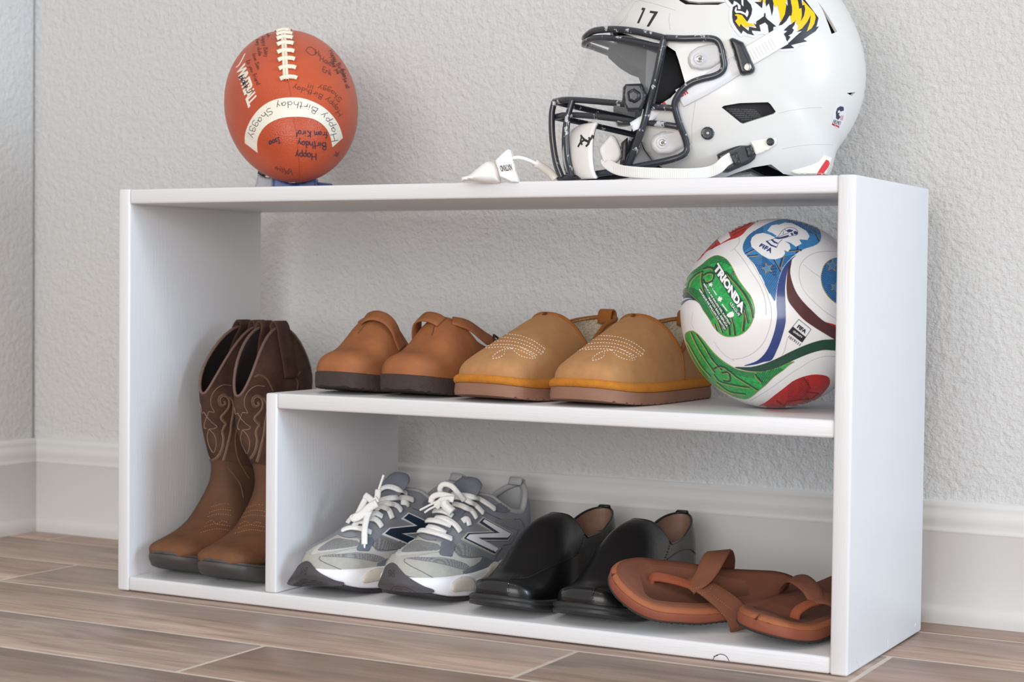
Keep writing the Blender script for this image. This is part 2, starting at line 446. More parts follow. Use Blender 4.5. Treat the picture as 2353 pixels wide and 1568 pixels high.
def plank_material(seed, base, dark):
    m, nt, b = new_mat('wood_look_tile'); N = nt.nodes; L = nt.links
    b.inputs['Roughness'].default_value = .42; b.inputs['Specular IOR Level'].default_value = .45
    tc = N.new('ShaderNodeTexCoord'); mp = N.new('ShaderNodeMapping'); mp.inputs['Scale'].default_value = (1.6, 13, 1); mp.inputs['Location'].default_value = (seed*3.7, seed*1.3, 0)
    L.new(tc.outputs['Object'], mp.inputs['Vector'])
    n = N.new('ShaderNodeTexNoise'); n.inputs['Scale'].default_value = 2.2; n.inputs['Detail'].default_value = 8; n.inputs['Roughness'].default_value = .62; n.inputs['Distortion'].default_value = 1.3
    L.new(mp.outputs[0], n.inputs['Vector'])
    r = N.new('ShaderNodeValToRGB'); e = r.color_ramp.elements; e[0].position = .3; e[0].color = srgb(*dark); e[1].position = .72; e[1].color = srgb(*base)
    k = e.new(.52); k.color = tuple((x+y)/2*1.02 for x, y in zip(srgb(*dark)[:3], srgb(*base)[:3]))+(1,)
    L.new(n.outputs['Fac'], r.inputs['Fac'])
    mp2 = N.new('ShaderNodeMapping'); mp2.inputs['Scale'].default_value = (9, 260, 1); L.new(tc.outputs['Object'], mp2.inputs['Vector'])
    f = N.new('ShaderNodeTexNoise'); f.inputs['Scale'].default_value = 2.0; f.inputs['Detail'].default_value = 3; L.new(mp2.outputs[0], f.inputs['Vector'])
    mx = N.new('ShaderNodeMix'); mx.data_type = 'RGBA'; mx.blend_type = 'OVERLAY'; mx.inputs[0].default_value = .28
    L.new(r.outputs['Color'], mx.inputs[6]); L.new(f.outputs['Color'], mx.inputs[7])
    hs = N.new('ShaderNodeHueSaturation'); hs.inputs['Saturation'].default_value = .92; L.new(mx.outputs[2], hs.inputs['Color']); L.new(hs.outputs[0], b.inputs['Base Color'])
    bp = N.new('ShaderNodeBump'); bp.inputs['Strength'].default_value = .22; bp.inputs['Distance'].default_value = .0006
    L.new(f.outputs['Fac'], bp.inputs['Height']); L.new(bp.outputs[0], b.inputs['Normal'])
    return m
PM = [plank_material(i, b_, d_) for i, (b_, d_) in enumerate([((196, 169, 150), (140, 116, 101)), ((188, 164, 147), (132, 111, 98)), ((194, 163, 143), (142, 115, 99))])]
floor = tag(mesh('floor', [(-2.0, -2.3, -.012), (3.2, -2.3, -.012), (3.2, .42, -.012), (-2.0, .42, -.012), (-2.0, -2.3, -.0005), (3.2, -2.3, -.0005), (3.2, .42, -.0005), (-2.0, .42, -.0005)],
    [(3, 2, 1, 0), (4, 5, 6, 7), (0, 1, 5, 4), (1, 2, 6, 5), (2, 3, 7, 6), (3, 0, 4, 7)], M_GROUT, None, False), kind='structure')
edges_y = [.375, .29, .132]+[-.026-.158*k for k in range(0, 14)]
g = .0030
pid = 0
for ri in range(len(edges_y)-1):
    y1, y0 = edges_y[ri], edges_y[ri+1]
    # staggered end joints, 1.2 m planks
    jo = {0: .8, 1: 1.75, 2: 1.010, 3: .6955, 4: .378, 5: 1.3}.get(ri, (.378+.41*ri) % 1.2)
    x = jo-1.2*4
    while x < 3.0:
        a = max(x, -1.9); b_ = min(x+1.2, 3.1)
        if b_-a > .02:
            box('floor_plank', (a+g, y0+g, -.010), (b_-g, y1-g, 0.0), PM[pid % 3], floor, bev=.0006, seg=1); pid += 1
        x += 1.2
YW = .3671                                  # wall plane; the baseboard stands 15 mm proud
XL = -.4935
tag(box('wall_back', (XL-.12, YW, -.01), (3.2, YW+.12, 2.6), M_WALL), kind='structure')
tag(box('wall_left', (XL-.12, .2575, -.01), (XL, YW, 2.6), M_WALL, bev=.012, seg=4), kind='structure')
PROF = [(0, 0), (.0155, 0), (.0155, .008), (.0150, .014), (.0128, .020), (.0105, .0225), (.0100, .024), (.0100, .112), (.0118, .1135), (.0122, .1160), (.0112, .1185), (.0105, .121), (.0118, .126), (.0124, .131), (.0115, .1365), (.0085, .1400), (.0078, .1425), (.0086, .1450), (.0080, .1490), (.0050, .1515), (0, .1522)]
def baseboard(name, path):
    # path: list of (point, outward direction) the profile is swept along
    V = []; Fc = []; k = len(PROF)
    for (p, d) in path:
        for (o, z) in PROF: V.append((p[0]+d[0]*o, p[1]+d[1]*o, z))
    for i in range(len(path)-1):
        for q in range(k-1): Fc.append((i*k+q, (i+1)*k+q, (i+1)*k+q+1, i*k+q+1))
    Fc.append(tuple(range(k))); Fc.append(tuple((len(path)-1)*k+q for q in range(k-1, -1, -1)))
    o = mesh(name, V, Fc, M_TRIM, None, True, auto=60); fix_normals(o); return tag(o, kind='structure')
baseboard('baseboard_back', [((XL, YW), (1, -1)), ((3.2, YW), (0, -1))])
baseboard('baseboard_left', [((XL, YW), (1, -1)), ((XL, .2575), (1, -1))])
tag(box('wall_front', (-2.0, .2575, -.01), (XL-.012, YW, 2.6), M_WALL), kind='structure')
baseboard('trim_1', [((XL, .2575), (1, -1)), ((-2.0, .2575), (0, -1))])
# ------------------------------------------------------------------ the bench
def paint(name, axis):
    m, nt, b = new_mat(name); N = nt.nodes; L = nt.links
    b.inputs['Roughness'].default_value = .38; b.inputs['Base Color'].default_value = srgb(219, 219, 222)
    tc = N.new('ShaderNodeTexCoord'); mp = N.new('ShaderNodeMapping'); s = [70, 70, 70]; s[axis] = 3.5; mp.inputs['Scale'].default_value = s
    L.new(tc.outputs['Object'], mp.inputs['Vector'])
    n = N.new('ShaderNodeTexNoise'); n.inputs['Scale'].default_value = 6; n.inputs['Detail'].default_value = 5; n.inputs['Distortion'].default_value = .8; L.new(mp.outputs[0], n.inputs['Vector'])
    n2 = N.new('ShaderNodeTexNoise'); n2.inputs['Scale'].default_value = 30; n2.inputs['Detail'].default_value = 2; L.new(tc.outputs['Object'], n2.inputs['Vector'])
    ad = N.new('ShaderNodeMath'); ad.operation = 'MULTIPLY_ADD'; ad.inputs[1].default_value = .6; L.new(n2.outputs['Fac'], ad.inputs[0]); L.new(n.outputs['Fac'], ad.inputs[2])
    bp = N.new('ShaderNodeBump'); bp.inputs['Strength'].default_value = .30; bp.inputs['Distance'].default_value = .0008
    L.new(ad.outputs[0], bp.inputs['Height']); L.new(bp.outputs[0], b.inputs['Normal'])
    return m
PX, PZ = paint('brushed_white_paint', 0), paint('brushed_white_paint_upright', 2)
W, H, D, T, ZM, XD = 1.0017, .5334, .2895, .0190, .2734, .2407
Z0 = .0012
bench = empty('shoe_bench', (W/2, D/2, 0), 0, 'long white painted wooden shoe bench standing on the floor against the wall', 'bench')
def bb(name, a, b, m, bev=.0028, label=None, **k):
    o = (W/2, D/2, 0); r = box(name, [a[i]-o[i] for i in range(3)], [b[i]-o[i] for i in range(3)], m, bench, bev=bev, seg=3, **k)
    if label: r['label'] = label
    return r
bb('side_panel', (0, 0, Z0), (T, D, H), PZ); bb('side_panel', (W-T-.0008, 0, Z0), (W, D, H), PZ)
bb('top_board', (T, .0004, H-T-.0005), (W-T-.0008, D, H-.0004), PX)
bb('bottom_board', (T, .0006, Z0+.0006), (W-T-.0008, D, T+.0012), PX)
bb('shelf_board', (XD+T*.94, .0008, ZM-T-.0005), (W-T-.0008, D, ZM), PX)
bb('divider', (XD, .0002, T+.0012), (XD+T*.94, D, ZM-.0003), PZ)
M_CRACK = mat('dark_gap', (70, 62, 56), rough=.9)
M_DENT = mat('worn_paint', (214, 212, 208), rough=.6)
S_b = Surf([o for o in bench.children])
# half-round knot with a dark crack at the bottom board's lower edge, dents on the side panel
kn = [tuple(p) for p in cr2([(1636, 1521), (1643, 1509), (1655, 1504), (1668, 1508), (1677, 1522)], 24)]
lines_on('knot_crack', S_b, [kn, [(1676, 1521), (1690, 1528)], [(1640, 1509), (1650, 1507)]], M_CRACK, bench, w=.0011, off=.0001, label='dark curved crack around a knot')
decal('knot', S_b, [(1640, 1521), (1646, 1512), (1656, 1508), (1666, 1511), (1673, 1523)], PX, bench, off=.0005, step=4, label='half-round knot at the lower edge')
for i, q in enumerate([(1968, 1520, 1975, 1534), (2105, 1425, 2109, 1433), (2104, 1434, 2102, 1442), (2040, 1470, 2041, 1490), (1969, 524, 1969, 520)]):
    lines_on('dent', S_b, [[(q[0], q[1]), (q[2], q[3])]], M_DENT, bench, w=.0016, off=.0001, flat=.2)
# ------------------------------------------------------------------ footwear: a last-shaped hull (v runs from toe to heel, u sideways, z up)
class Last:
    def __init__(s, L, prof, rt=.05, pt=2.2, rh=.04, ph=2.2, rth=None, qt=2.2, rhh=None, qh=3.0):
        # prof: dict of control lists  {name: [(v, value), ...]} for uc, wl, wr, h, zb, n, m
        s.L = L; s.f = {k: pchip([a for a, _ in p], [b for _, b in p]) for k, p in prof.items()}
        s.rt, s.pt, s.rh, s.ph = rt, pt, rh, ph; s.rth = rth or rt; s.qt = qt; s.rhh = rhh; s.qh = qh
    def cap(s, v):
        v = np.asarray(v, float); c = np.ones_like(v)
        c = np.where(v < s.rt, (1-np.clip((s.rt-v)/s.rt, 0, 1)**s.pt)**(1/s.pt), c)
        c = np.where(v > s.L-s.rh, c*(1-np.clip((v-(s.L-s.rh))/s.rh, 0, 1)**s.ph)**(1/s.ph), c)
        return c
    def capz(s, v):
        v = np.asarray(v, float)
        c = np.where(v < s.rth, (1-np.clip((s.rth-v)/s.rth, 0, 1)**s.qt)**(1/s.qt), 1.0)
        if s.rhh: c = np.where(v > s.L-s.rhh, c*(1-np.clip((v-(s.L-s.rhh))/s.rhh, 0, 1)**s.qh)**(1/s.qh), c)
        return c
    def get(s, v):
        c = s.cap(v); cz = s.capz(v)
        return s.f['uc'](v), s.f['wl'](v)*c, s.f['wr'](v)*c, s.f['h'](v)*cz, s.f['zb'](v), s.f['n'](v), s.f['m'](v)
    def S(s, v, phi, inset=0.0):
        uc, wl, wr, h, zb, n, m = s.get(v)
        c = np.cos(phi); q = np.clip(np.sin(phi), 0, 1)
        w = np.where(c >= 0, np.maximum(wr-inset, 0), np.maximum(wl-inset, 0)); h = np.maximum(h-inset, .0002)
        return np.stack([uc+w*np.sign(c)*np.abs(c)**(2/n), np.broadcast_to(v, np.shape(uc+c)), zb+h*q**(2/m)], -1)
    def phi_at(s, v, z, inset=0.0):
        uc, wl, wr, h, zb, n, m = s.get(v); r = np.clip((z-zb)/np.maximum(h-inset, 1e-4), 0, 1)
        return np.arcsin(np.clip(r**(m/2), 0, 1))
    def stations(s, N, extra=()):
        t = np.linspace(0, 1, N); v = s.L*(1-np.cos(PI*t))/2
        v = v*.6 + s.L*t*.4
        v = np.unique(np.round(np.concatenate([v, s.L*np.array([.001, .003, .006, .994, .997, .999]), np.array(extra)]), 6)); return v
    def upper(s, zr=None, zl=None, vopen=None, N=54, NP=18, inset=0.0, v0=0.0, v1=None, thick=None):
        # zr/zl: height of the top line on the right/left side behind vopen
        v1 = s.L if v1 is None else v1
        vs = [v for v in s.stations(N, (vopen,) if vopen else ()) if v0 <= v <= v1]
        V = []; Fc = []; row = []
        for v in vs:
            if vopen is None or v <= vopen: pr = pl = PI/2
            else: pr = float(s.phi_at(v, zr(v), inset)); pl = float(s.phi_at(v, zl(v), inset))
            a = np.concatenate([np.linspace(0, pr, NP+1)]); b = PI-np.linspace(pl, 0, NP+1)
            row.append((len(V), vopen is None or v <= vopen))
            for p in a: V.append(s.S(v, p, inset))
            for p in b: V.append(s.S(v, p, inset))
        K = 2*(NP+1)
        for i in range(len(vs)-1):
            r0, c0 = row[i]; r1, c1 = row[i+1]
            for k in range(K-1):
                if k == NP: continue
                Fc.append((r0+k, r0+k+1, r1+k+1, r1+k))
        return V, Fc
    def edge(s, zr, zl, vopen, n=70, inset=0.0, v1=None):
        # the top line as a path: left heel -> front -> right heel
        v1 = s.L if v1 is None else v1
        t = np.linspace(0, 1, n); vs = vopen+(v1-vopen)*(1-np.cos(PI*t))/2
        R = [s.S(v, float(s.phi_at(v, zr(v), inset)), inset) for v in vs]; Lf = [s.S(v, PI-float(s.phi_at(v, zl(v), inset)), inset) for v in vs]
        return np.array(Lf[::-1]+R[1:])
    def outline(s, N=60, v0=0.0, v1=None):
        v1 = s.L if v1 is None else v1
        vs = [v for v in s.stations(N) if v0 <= v <= v1]
        uc, wl, wr, *_ = s.get(np.array(vs)); return np.array(vs), uc-wl, uc+wr
def weld(V, Fc, d=1e-5):
    bm = bmesh.new(); vs = [bm.verts.new(tuple(map(float, v))) for v in V]
    for f in Fc:
        try: bm.faces.new([vs[i] for i in f])
        except ValueError: pass
    bmesh.ops.remove_doubles(bm, verts=bm.verts, dist=d); bmesh.ops.dissolve_degenerate(bm, edges=bm.edges, dist=1e-7)
    bmesh.ops.recalc_face_normals(bm, faces=bm.faces)
    bm.verts.index_update(); V = [tuple(v.co) for v in bm.verts]; Fc = [tuple(v.index for v in f.verts) for f in bm.faces]; bm.free(); return V, Fc
def sole_raw(last, layers, N=70, v0=0.0, v1=None):
    # layers: [(offset beyond the outline, z(v, side))], bottom first; side is -1 left, +1 right
    vs, lf, rg = last.outline(N, v0, v1); n = len(vs)
    loop = [(rg[i], vs[i], 1) for i in range(n)]+[(lf[i], vs[i], -1) for i in range(n-1, -1, -1)]
    P = np.array([(a, b) for a, b, _ in loop]); m = len(P)
    T = np.roll(P, -2, 0)-np.roll(P, 2, 0); T /= np.linalg.norm(T, axis=1)[:, None]+1e-9
    Nn = np.stack([T[:, 1], -T[:, 0]], -1)
    V = []; Fc = []
    for d, zf in layers:
        if d < -.004:
            uc = np.asarray(last.f['uc'](P[:, 1])); C = np.stack([uc, np.clip(P[:, 1], .042, last.L-.036)], -1); dd = C-P; ln = np.linalg.norm(dd, axis=1)[:, None]
            Q = P+dd/np.maximum(ln, 1e-6)*np.minimum(-d, ln*.95)
        else: Q = P+Nn*d
        for i in range(m): V.append((Q[i, 0], Q[i, 1], float(zf(vs[i] if i < n else vs[2*n-1-i], loop[i][2]))))
    for l in range(len(layers)-1):
        for i in range(m):
            j = (i+1) % m; Fc.append((l*m+i, l*m+j, (l+1)*m+j, (l+1)*m+i))
    for i in range(n-1):
        Fc.append((i, m-1-i, m-2-i, i+1)); b = (len(layers)-1)*m; Fc.append((b+i, b+i+1, b+m-2-i, b+m-1-i))
    return V, Fc
def mk(name, raw, m, parent, label=None, auto=None, smooth=True, w=True):
    V, Fc = weld(*raw) if w else raw
    o = mesh(name, V, Fc, m, parent, smooth, auto=auto)
    if label: o['label'] = label
    return o
# ------------------------------------------------------------------ suede slippers
M_SUEDE = mat('tan_suede', (174, 128, 84), rough=.95, var=.10, vscale=55, bump=.5, bscale=1600, sheen=.35, bdist=.0006)
M_SUEDE_D = mat('brown_suede_binding', (150, 92, 40), rough=.95, var=.10, vscale=80, bump=.7, bscale=1500, sheen=.4, bdist=.0008)
M_SUEDE_O = mat('orange_suede_welt', (186, 118, 38), rough=.95, var=.12, vscale=90, bump=.8, bscale=1300, sheen=.4, bdist=.001)
M_RUBBER_T = mat('taupe_rubber', (140, 102, 84), rough=.75, var=.05, vscale=60, bump=.2, bscale=400, stretch=(1, 1, 6))
M_FLEECE = mat('cream_fleece', (206, 190, 165), rough=1, var=.18, vscale=220, bump=1.0, bscale=420, sheen=.6, bdist=.003)
M_WHITE_THREAD = mat('white_thread', (238, 236, 232), rough=.7)
def slipper(x, y, rz, label, mirror):
    e = empty('slipper', (x, y, ZM), rz, label, 'slipper', 'pair of tan suede slippers on the middle shelf')
    s = -1 if mirror else 1
    L = .270
    sprA = pchip([0, .02, .05, .09, .2, L], [.0082, .0045, .0014, 0, 0, 0])
    A = ([(0, .0405), (.06, .0490), (.10, .0500), (.17, .0440), (.23, .0400), (L, .0370)], [(0, .0430), (.06, .0510), (.10, .0530), (.17, .0490), (.23, .0440), (L, .0400)])
    wl, wr = (A if s > 0 else ([(v_, w_+(.006 if v_ < .08 else .002)) for v_, w_ in A[1]], A[0]))
    last = Last(L, dict(uc=[(0, -.002*s), (.1, 0), (L, .001)], wl=wl, wr=wr,
        h=[(0, .022), (.02, .027), (.04, .0375), (.06, .0475), (.08, .058), (.10, .0675), (.12, .0765), (.135, .0815), (.16, .087), (.22, .088), (L, .086)],
        zb=[(0, .0305), (.05, .0255), (.1, .0235), (L, .0235)], n=[(0, 3.0), (.07, 2.7), (.13, 2.3), (.2, 2.4), (L, 2.4)], m=[(0, 2.2), (.05, 2.0), (.13, 1.85), (.2, 2.6), (L, 3.2)]), rt=.034, pt=2.6, rh=.038, ph=2.3, rth=.024, qt=2.4)
    def notch(v, sd):
        k = (v/.0135) % 1.0
        return .0016 if (k < .16 and .01 < v < .27) else 0
    spr = lambda v: float(sprA(v))
    heel = lambda v: .004 if .19 < v < .205 else 0
    mk('sole', sole_raw(last, [(.0005, lambda v, sd: spr(v)*1.05+notch(v, sd)+.0002), (.0045, lambda v, sd: spr(v)+notch(v, sd)+.0012), (.0052, lambda v, sd: spr(v)+.006), (.0042, lambda v, sd: spr(v)+.0150), (.001, lambda v, sd: spr(v)+.0160)], N=150), M_RUBBER_T, e, auto=50, w=False)
    mk('welt', sole_raw(last, [(.001, lambda v, sd: spr(v)+.0150), (.0052, lambda v, sd: spr(v)+.0158), (.0066, lambda v, sd: spr(v)*.95+.0195), (.0058, lambda v, sd: spr(v)*.9+.0232), (.0025, lambda v, sd: spr(v)*.85+.0262), (-.003, lambda v, sd: spr(v)*.8+.0262)], N=70), M_SUEDE_O, e, 'fuzzy orange suede welt')
    vo = .126
    top = pchip([vo, vo+.008, vo+.020, vo+.031, vo+.040, .190, .22, L], [.1065, .1035, .0900, .0730, .0610, .0760, .0900, .0990])
    zr = zl = lambda v: float(top(v))
    full = last
    mk('vamp', full.upper(zr, zl, vo, N=90, v1=vo+.040), M_SUEDE, e)
    qt = last.upper(zr, zl, vo, N=110, v0=vo+.024, inset=.0012)
    mk('heel_counter', qt, M_SUEDE, e, 'darker suede heel and elastic side')
    mk('fleece_lining', last.upper(lambda v: zr(v)+.001, lambda v: zl(v)+.001, vo, N=70, inset=.0042), M_FLEECE, e, 'cream fleece lining')
    # the fleece footbed
    mk('footbed', sole_raw(last, [(-.004, lambda v, sd: spr(v)+.022), (-.004, lambda v, sd: spr(v)+.030)], N=40), M_FLEECE, e)
    pe = last.edge(zr, zl, vo, 60, v1=vo+.039); mk('vamp_binding', tube_raw(pe, .0024, 8), M_SUEDE_D, e, w=False)
    pe = last.edge(zr, zl, vo+.026, 70, inset=.0016); k = len(pe)//2
    mk('collar_binding', join_raw(tube_raw(pe[:k-1], .0030, 8), tube_raw(pe[k+1:], .0030, 8)), M_SUEDE_D, e, w=False)
    # seam down the side at the back edge of the vamp
    for sd in (0, 1):
        P = [last.S(vo+.040, (a if sd == 0 else PI-a))+np.array([(.0006 if sd == 0 else -.0006), 0, 0]) for a in np.linspace(.02, float(last.phi_at(vo+.040, .061)), 14)]
        mk('side_seam', tube_raw(P, .0011, 6), M_SUEDE_D, e, w=False)
    # pull tab at the heel
    P = [(0, L+.0006, .078), (0, L+.003, .092), (0, L+.002, .104), (0, L-.004, .107), (0, L-.008, .103), (0, L-.009, .090)]
    N_ = [(0, 1, 0), (0, 1, .2), (0, .7, .7), (0, -.2, 1), (0, -1, .3), (0, -1, 0)]
    mk('heel_tab', ribbon_raw(smooth_path(P, 20), smooth_path(N_, 20), .021, .0022), M_SUEDE_D, e, w=False)
    return e, last
sl2, lastS = slipper(.673, .012, -.085, 'tan suede slipper with white stitching, right one, beside the soccer ball', False)
sl1, _ = slipper(.546, .010, -.150, 'tan suede slipper with white stitching, left one, beside the brown clog', True)
def slip_stitch(e, dx, dy):
    S_ = Surf([o for o in e.children if o.name.startswith('vamp') and 'binding' not in o.name])
    # looping rows of white dashes across the vamp
    rows_ = []
    base = [[(1310, 790), (1335, 778), (1375, 772), (1420, 775), (1455, 788), (1481, 806)], [(1312, 797), (1340, 785), (1380, 780), (1420, 784), (1450, 795), (1478, 815)],
            [(1316, 803), (1345, 792), (1380, 788), (1416, 791), (1448, 802), (1474, 819)], [(1320, 810), (1350, 799), (1385, 796), (1415, 799), (1442, 809), (1465, 822)],
            [(1345, 804), (1380, 802), (1410, 805), (1435, 814), (1458, 827)]]
    tip = [(1405, 805), (1425, 822), (1452, 828), (1459, 825), (1440, 810), (1420, 800)]
    lobe = [(1405, 805), (1385, 808), (1368, 817), (1360, 828), (1375, 826), (1388, 818), (1388, 808)]
    ends = [[(1481, 806), (1474, 819)], [(1478, 815), (1465, 822)]]
    L_ = [cr2([(a+dx, b+dy) for a, b in r], 24) for r in base+[tip, lobe]]+[[(a+dx, b+dy) for a, b in r] for r in ends]
    lines_on('white_stitching', S_, L_, M_WHITE_THREAD, e, w=.0006, off=.0003, dash=(3.6, 2.0), flat=.7, label='white decorative stitching')
slip_stitch(sl2, 0, 0); slip_stitch(sl1, -229, -4)
# ------------------------------------------------------------------ clogs
M_CLOG = mat('oiled_tan_leather', (164, 104, 64), rough=.66, vscale=22, bump=.15, bscale=900, spec=.3, col2=(136, 84, 54))
M_CLOG_SOLE = mat('dark_brown_sole', (62, 50, 46), rough=.85, var=.15, vscale=160, bump=.5, bscale=500)
M_CLOG_IN = mat('brown_suede_inside', (110, 78, 52), rough=.95, bump=.3, bscale=900)
M_BUCKLE = mat('antique_brass', (104, 92, 70), rough=.4, metal=.9)
M_CORK = mat('cork', (150, 118, 84), rough=.9, col2=(90, 66, 46), vscale=300)
def clog(x, y, rz, label, s):
    # s=+1: buckle on the right-hand side
    e = empty('clog', (x, y, ZM), rz, label, 'clog', 'pair of brown leather clogs on the middle shelf')
    L = .272
    A = ([(0, .040), (.05, .045), (.09, .045), (.15, .040), (.21, .036), (L, .034)], [(0, .042), (.05, .048), (.09, .050), (.15, .045), (.21, .038), (L, .036)])
    wl, wr = (A if s > 0 else A[::-1])
    last = Last(L, dict(uc=[(0, 0), (L, 0)], wl=wl, wr=wr,
        h=[(0, .023), (.02, .0275), (.04, .0345), (.055, .0440), (.07, .0595), (.080, .0705), (.090, .0765), (.12, .0800), (L, .080)],
        zb=[(0, .0290), (.05, .0235), (.1, .0220), (L, .0220)], n=[(0, 2.5), (.06, 2.3), (.10, 2.0), (L, 2.0)], m=[(0, 2.5), (.045, 2.1), (.08, 1.6), (.12, 1.7), (L, 2)]), rt=.045, pt=2.5, rh=.036, ph=2.2, rth=.024, qt=2.3)
    sp = pchip([0, .02, .05, .09, .2, L], [.0090, .0056, .0020, .0004, 0, .001]); spr = lambda v: float(sp(v))
    tr = lambda v: .0012*max(0, math.sin(v*2*PI/.012))+.0006*math.sin(v*900)
    mk('sole', sole_raw(last, [(-.002, lambda v, sd: spr(v)+.0007+tr(v)), (.0012, lambda v, sd: spr(v)+.0015+tr(v)), (.0018, lambda v, sd: spr(v)*.97+.008), (.0016, lambda v, sd: spr(v)*.95+.0200), (.0002, lambda v, sd: spr(v)*.95+.0207)], N=120), M_CLOG_SOLE, e, auto=50, w=False)
    mk('footbed', sole_raw(last, [(-.0015, lambda v, sd: spr(v)*.9+.019), (-.0010, lambda v, sd: spr(v)*.9+.0225+(.004 if v > .2 else 0)), (-.004, lambda v, sd: spr(v)*.9+.0235+(.004 if v > .2 else 0))], N=50), M_CORK, e, 'cork footbed')
    vo = .086; ve = .222
    tB = pchip([vo, .094, .104, .112, .120, .135, .16, .19, ve], [.0985, .0960, .0880, .0760, .0660, .0600, .0520, .0400, .0230])   # buckle side
    tT = pchip([vo, .094, .104, .112, .120, .135, .16, .19, ve], [.0985, .0940, .0800, .0640, .0540, .0490, .0430, .0340, .0230])
    zB = lambda v: float(tB(v)); zT = lambda v: float(tT(v)); zr, zl = (zB, zT) if s > 0 else (zT, zB)
    mk('vamp', last.upper(zr, zl, vo, N=120, v1=ve), M_CLOG, e)
    mk('vamp_lining', last.upper(zr, zl, vo, N=80, inset=.0022, v1=ve), M_CLOG_IN, e, 'brown suede lining')
    pe = last.edge(zr, zl, vo, 90, inset=.0010, v1=ve); mk('vamp_edge', tube_raw(pe, .0013, 6), M_CLOG, e, w=False)
    def over(pts, n=30):
        Q = smooth_path(pts, n); P = []; Nn = []
        for v, a, d in Q:
            ph = a if s > 0 else PI-a
            p = last.S(v, ph); dp = last.S(v, ph+.01)-last.S(v, ph-.01); dv = last.S(v+.001, ph)-last.S(v-.001, ph)
            n_ = np.cross(dp, dv); n_ /= np.linalg.norm(n_)+1e-9
            out = np.array([math.cos(ph), 0, math.sin(ph)])
            if n_@out < 0: n_ = -n_
            P.append(p+n_*d); Nn.append(n_)
        return np.array(P), np.array(Nn)
    P, Nn = over([(.094, 1.22, -.0010), (.100, 1.10, .0012), (.112, .97, .0022), (.130, .76, .0026), (.150, .60, .0032), (.172, .44, .0034), (.192, .28, .0025), (.205, .15, .0012)])
    mk('buckle_strap', ribbon_raw(P, Nn, .0185, .0026), M_CLOG, e, w=False)
    i = 17; c = P[i]+Nn[i]*.0030; T_, _, _ = frames(P); t_ = T_[i]; b_ = np.cross(t_, Nn[i])
    fr = resample([tuple(c+t_*a*.0055+b_*b*.0115) for a, b in ((-1, -1), (1, -1), (1, 1), (-1, 1))], .004)
    fr = []
    for a, b in ((-1, -1), (-1, 0), (-1, 1), (0, 1), (1, 1), (1, 0), (1, -1), (0, -1)): fr.append(c+t_*a*.0050+b_*b*.0112)
    o = mk('buckle', tube_raw(fr, .0017, 8, closed=True), M_BUCKLE, e, 'antique brass buckle', w=False)
    mk('buckle_pin', tube_raw([c-t_*.005+Nn[i]*.0012, c+t_*.006+Nn[i]*.0012], .0010, 6), M_BUCKLE, o, w=False)
    # the strap's looped end on the other side of the instep
    P, Nn = over([(.080, 1.40, -.0008), (.080, 1.55, .0035), (.081, 1.78, .0075), (.084, 2.02, .0080), (.088, 2.25, .0045), (.092, 2.42, .0005), (.097, 2.6, -.001)], 36)
    mk('strap_loop', ribbon_raw(P, Nn, .0190, .0026), M_CLOG, e, w=False)
    for k, (v_, a_) in enumerate([(.0705, 1.50), (.104, 1.12)]):
        Q = []
        for t in np.linspace(-1, 1, 7):
            ph = a_+.09*t*(1 if k else .4); ph = ph if s > 0 else PI-ph
            Q.append(last.S(v_+.007*t*(1-k*.4), ph)+np.array([0, -.0003, .0003]))
        mk('strap_slot', tube_raw(Q, .0008, 6), M_CLOG_IN, e, 'dark cut slot in the leather', w=False)
    return e
clog(.424, .020, -.06, 'right brown leather clog, buckle on its right side, next to the slipper', 1)
clog(.328, .022, -.03, 'left brown leather clog, buckle on its left side, nearest the boots', -1)
# ------------------------------------------------------------------ cowboy boots
M_VAMP = mat('worn_lit_toe_boot_leather', (124, 80, 50), rough=.72, col2=(92, 62, 44), vscale=22, bump=.35, bscale=260, spec=.3, bdist=.0008)
def vamp_mat():  # lighter toe is part wear, part painted downlight; instep painted darker as shade
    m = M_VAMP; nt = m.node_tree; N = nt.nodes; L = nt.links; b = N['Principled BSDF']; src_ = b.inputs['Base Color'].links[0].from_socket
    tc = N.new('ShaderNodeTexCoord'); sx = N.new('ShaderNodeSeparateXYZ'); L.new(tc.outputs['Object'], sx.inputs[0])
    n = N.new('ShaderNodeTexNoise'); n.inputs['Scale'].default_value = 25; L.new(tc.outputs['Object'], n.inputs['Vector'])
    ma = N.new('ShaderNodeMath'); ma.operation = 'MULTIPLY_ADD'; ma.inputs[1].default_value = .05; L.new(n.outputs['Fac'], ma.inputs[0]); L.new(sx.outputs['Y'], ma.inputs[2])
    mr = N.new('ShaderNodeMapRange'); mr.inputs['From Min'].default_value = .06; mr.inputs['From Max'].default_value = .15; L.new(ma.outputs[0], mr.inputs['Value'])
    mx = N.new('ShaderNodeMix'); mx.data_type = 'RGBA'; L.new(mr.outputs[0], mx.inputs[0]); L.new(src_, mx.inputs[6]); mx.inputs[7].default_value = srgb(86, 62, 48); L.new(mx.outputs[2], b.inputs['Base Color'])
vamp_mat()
M_SHAFT = mat('dark_brown_shaft_leather', (86, 62, 50), rough=.8, col2=(60, 42, 34), vscale=30, bump=.4, bscale=700, spec=.25)
M_BOOT_IN = mat('dark_boot_lining', (52, 38, 40), rough=.9, var=.1, vscale=50)
M_BOOT_SOLE = mat('grey_black_boot_sole', (72, 68, 68), rough=.55, var=.12, vscale=40)
M_EMB = mat('taupe_embroidery', (104, 78, 60), rough=.85, var=.15, vscale=300)
M_EMB_L = mat('light_taupe_thread', (165, 140, 122), rough=.8)
M_PIPE = mat('boot_piping', (108, 84, 74), rough=.6)
M_TAN_THREAD = mat('tan_thread', (172, 118, 70), rough=.8)
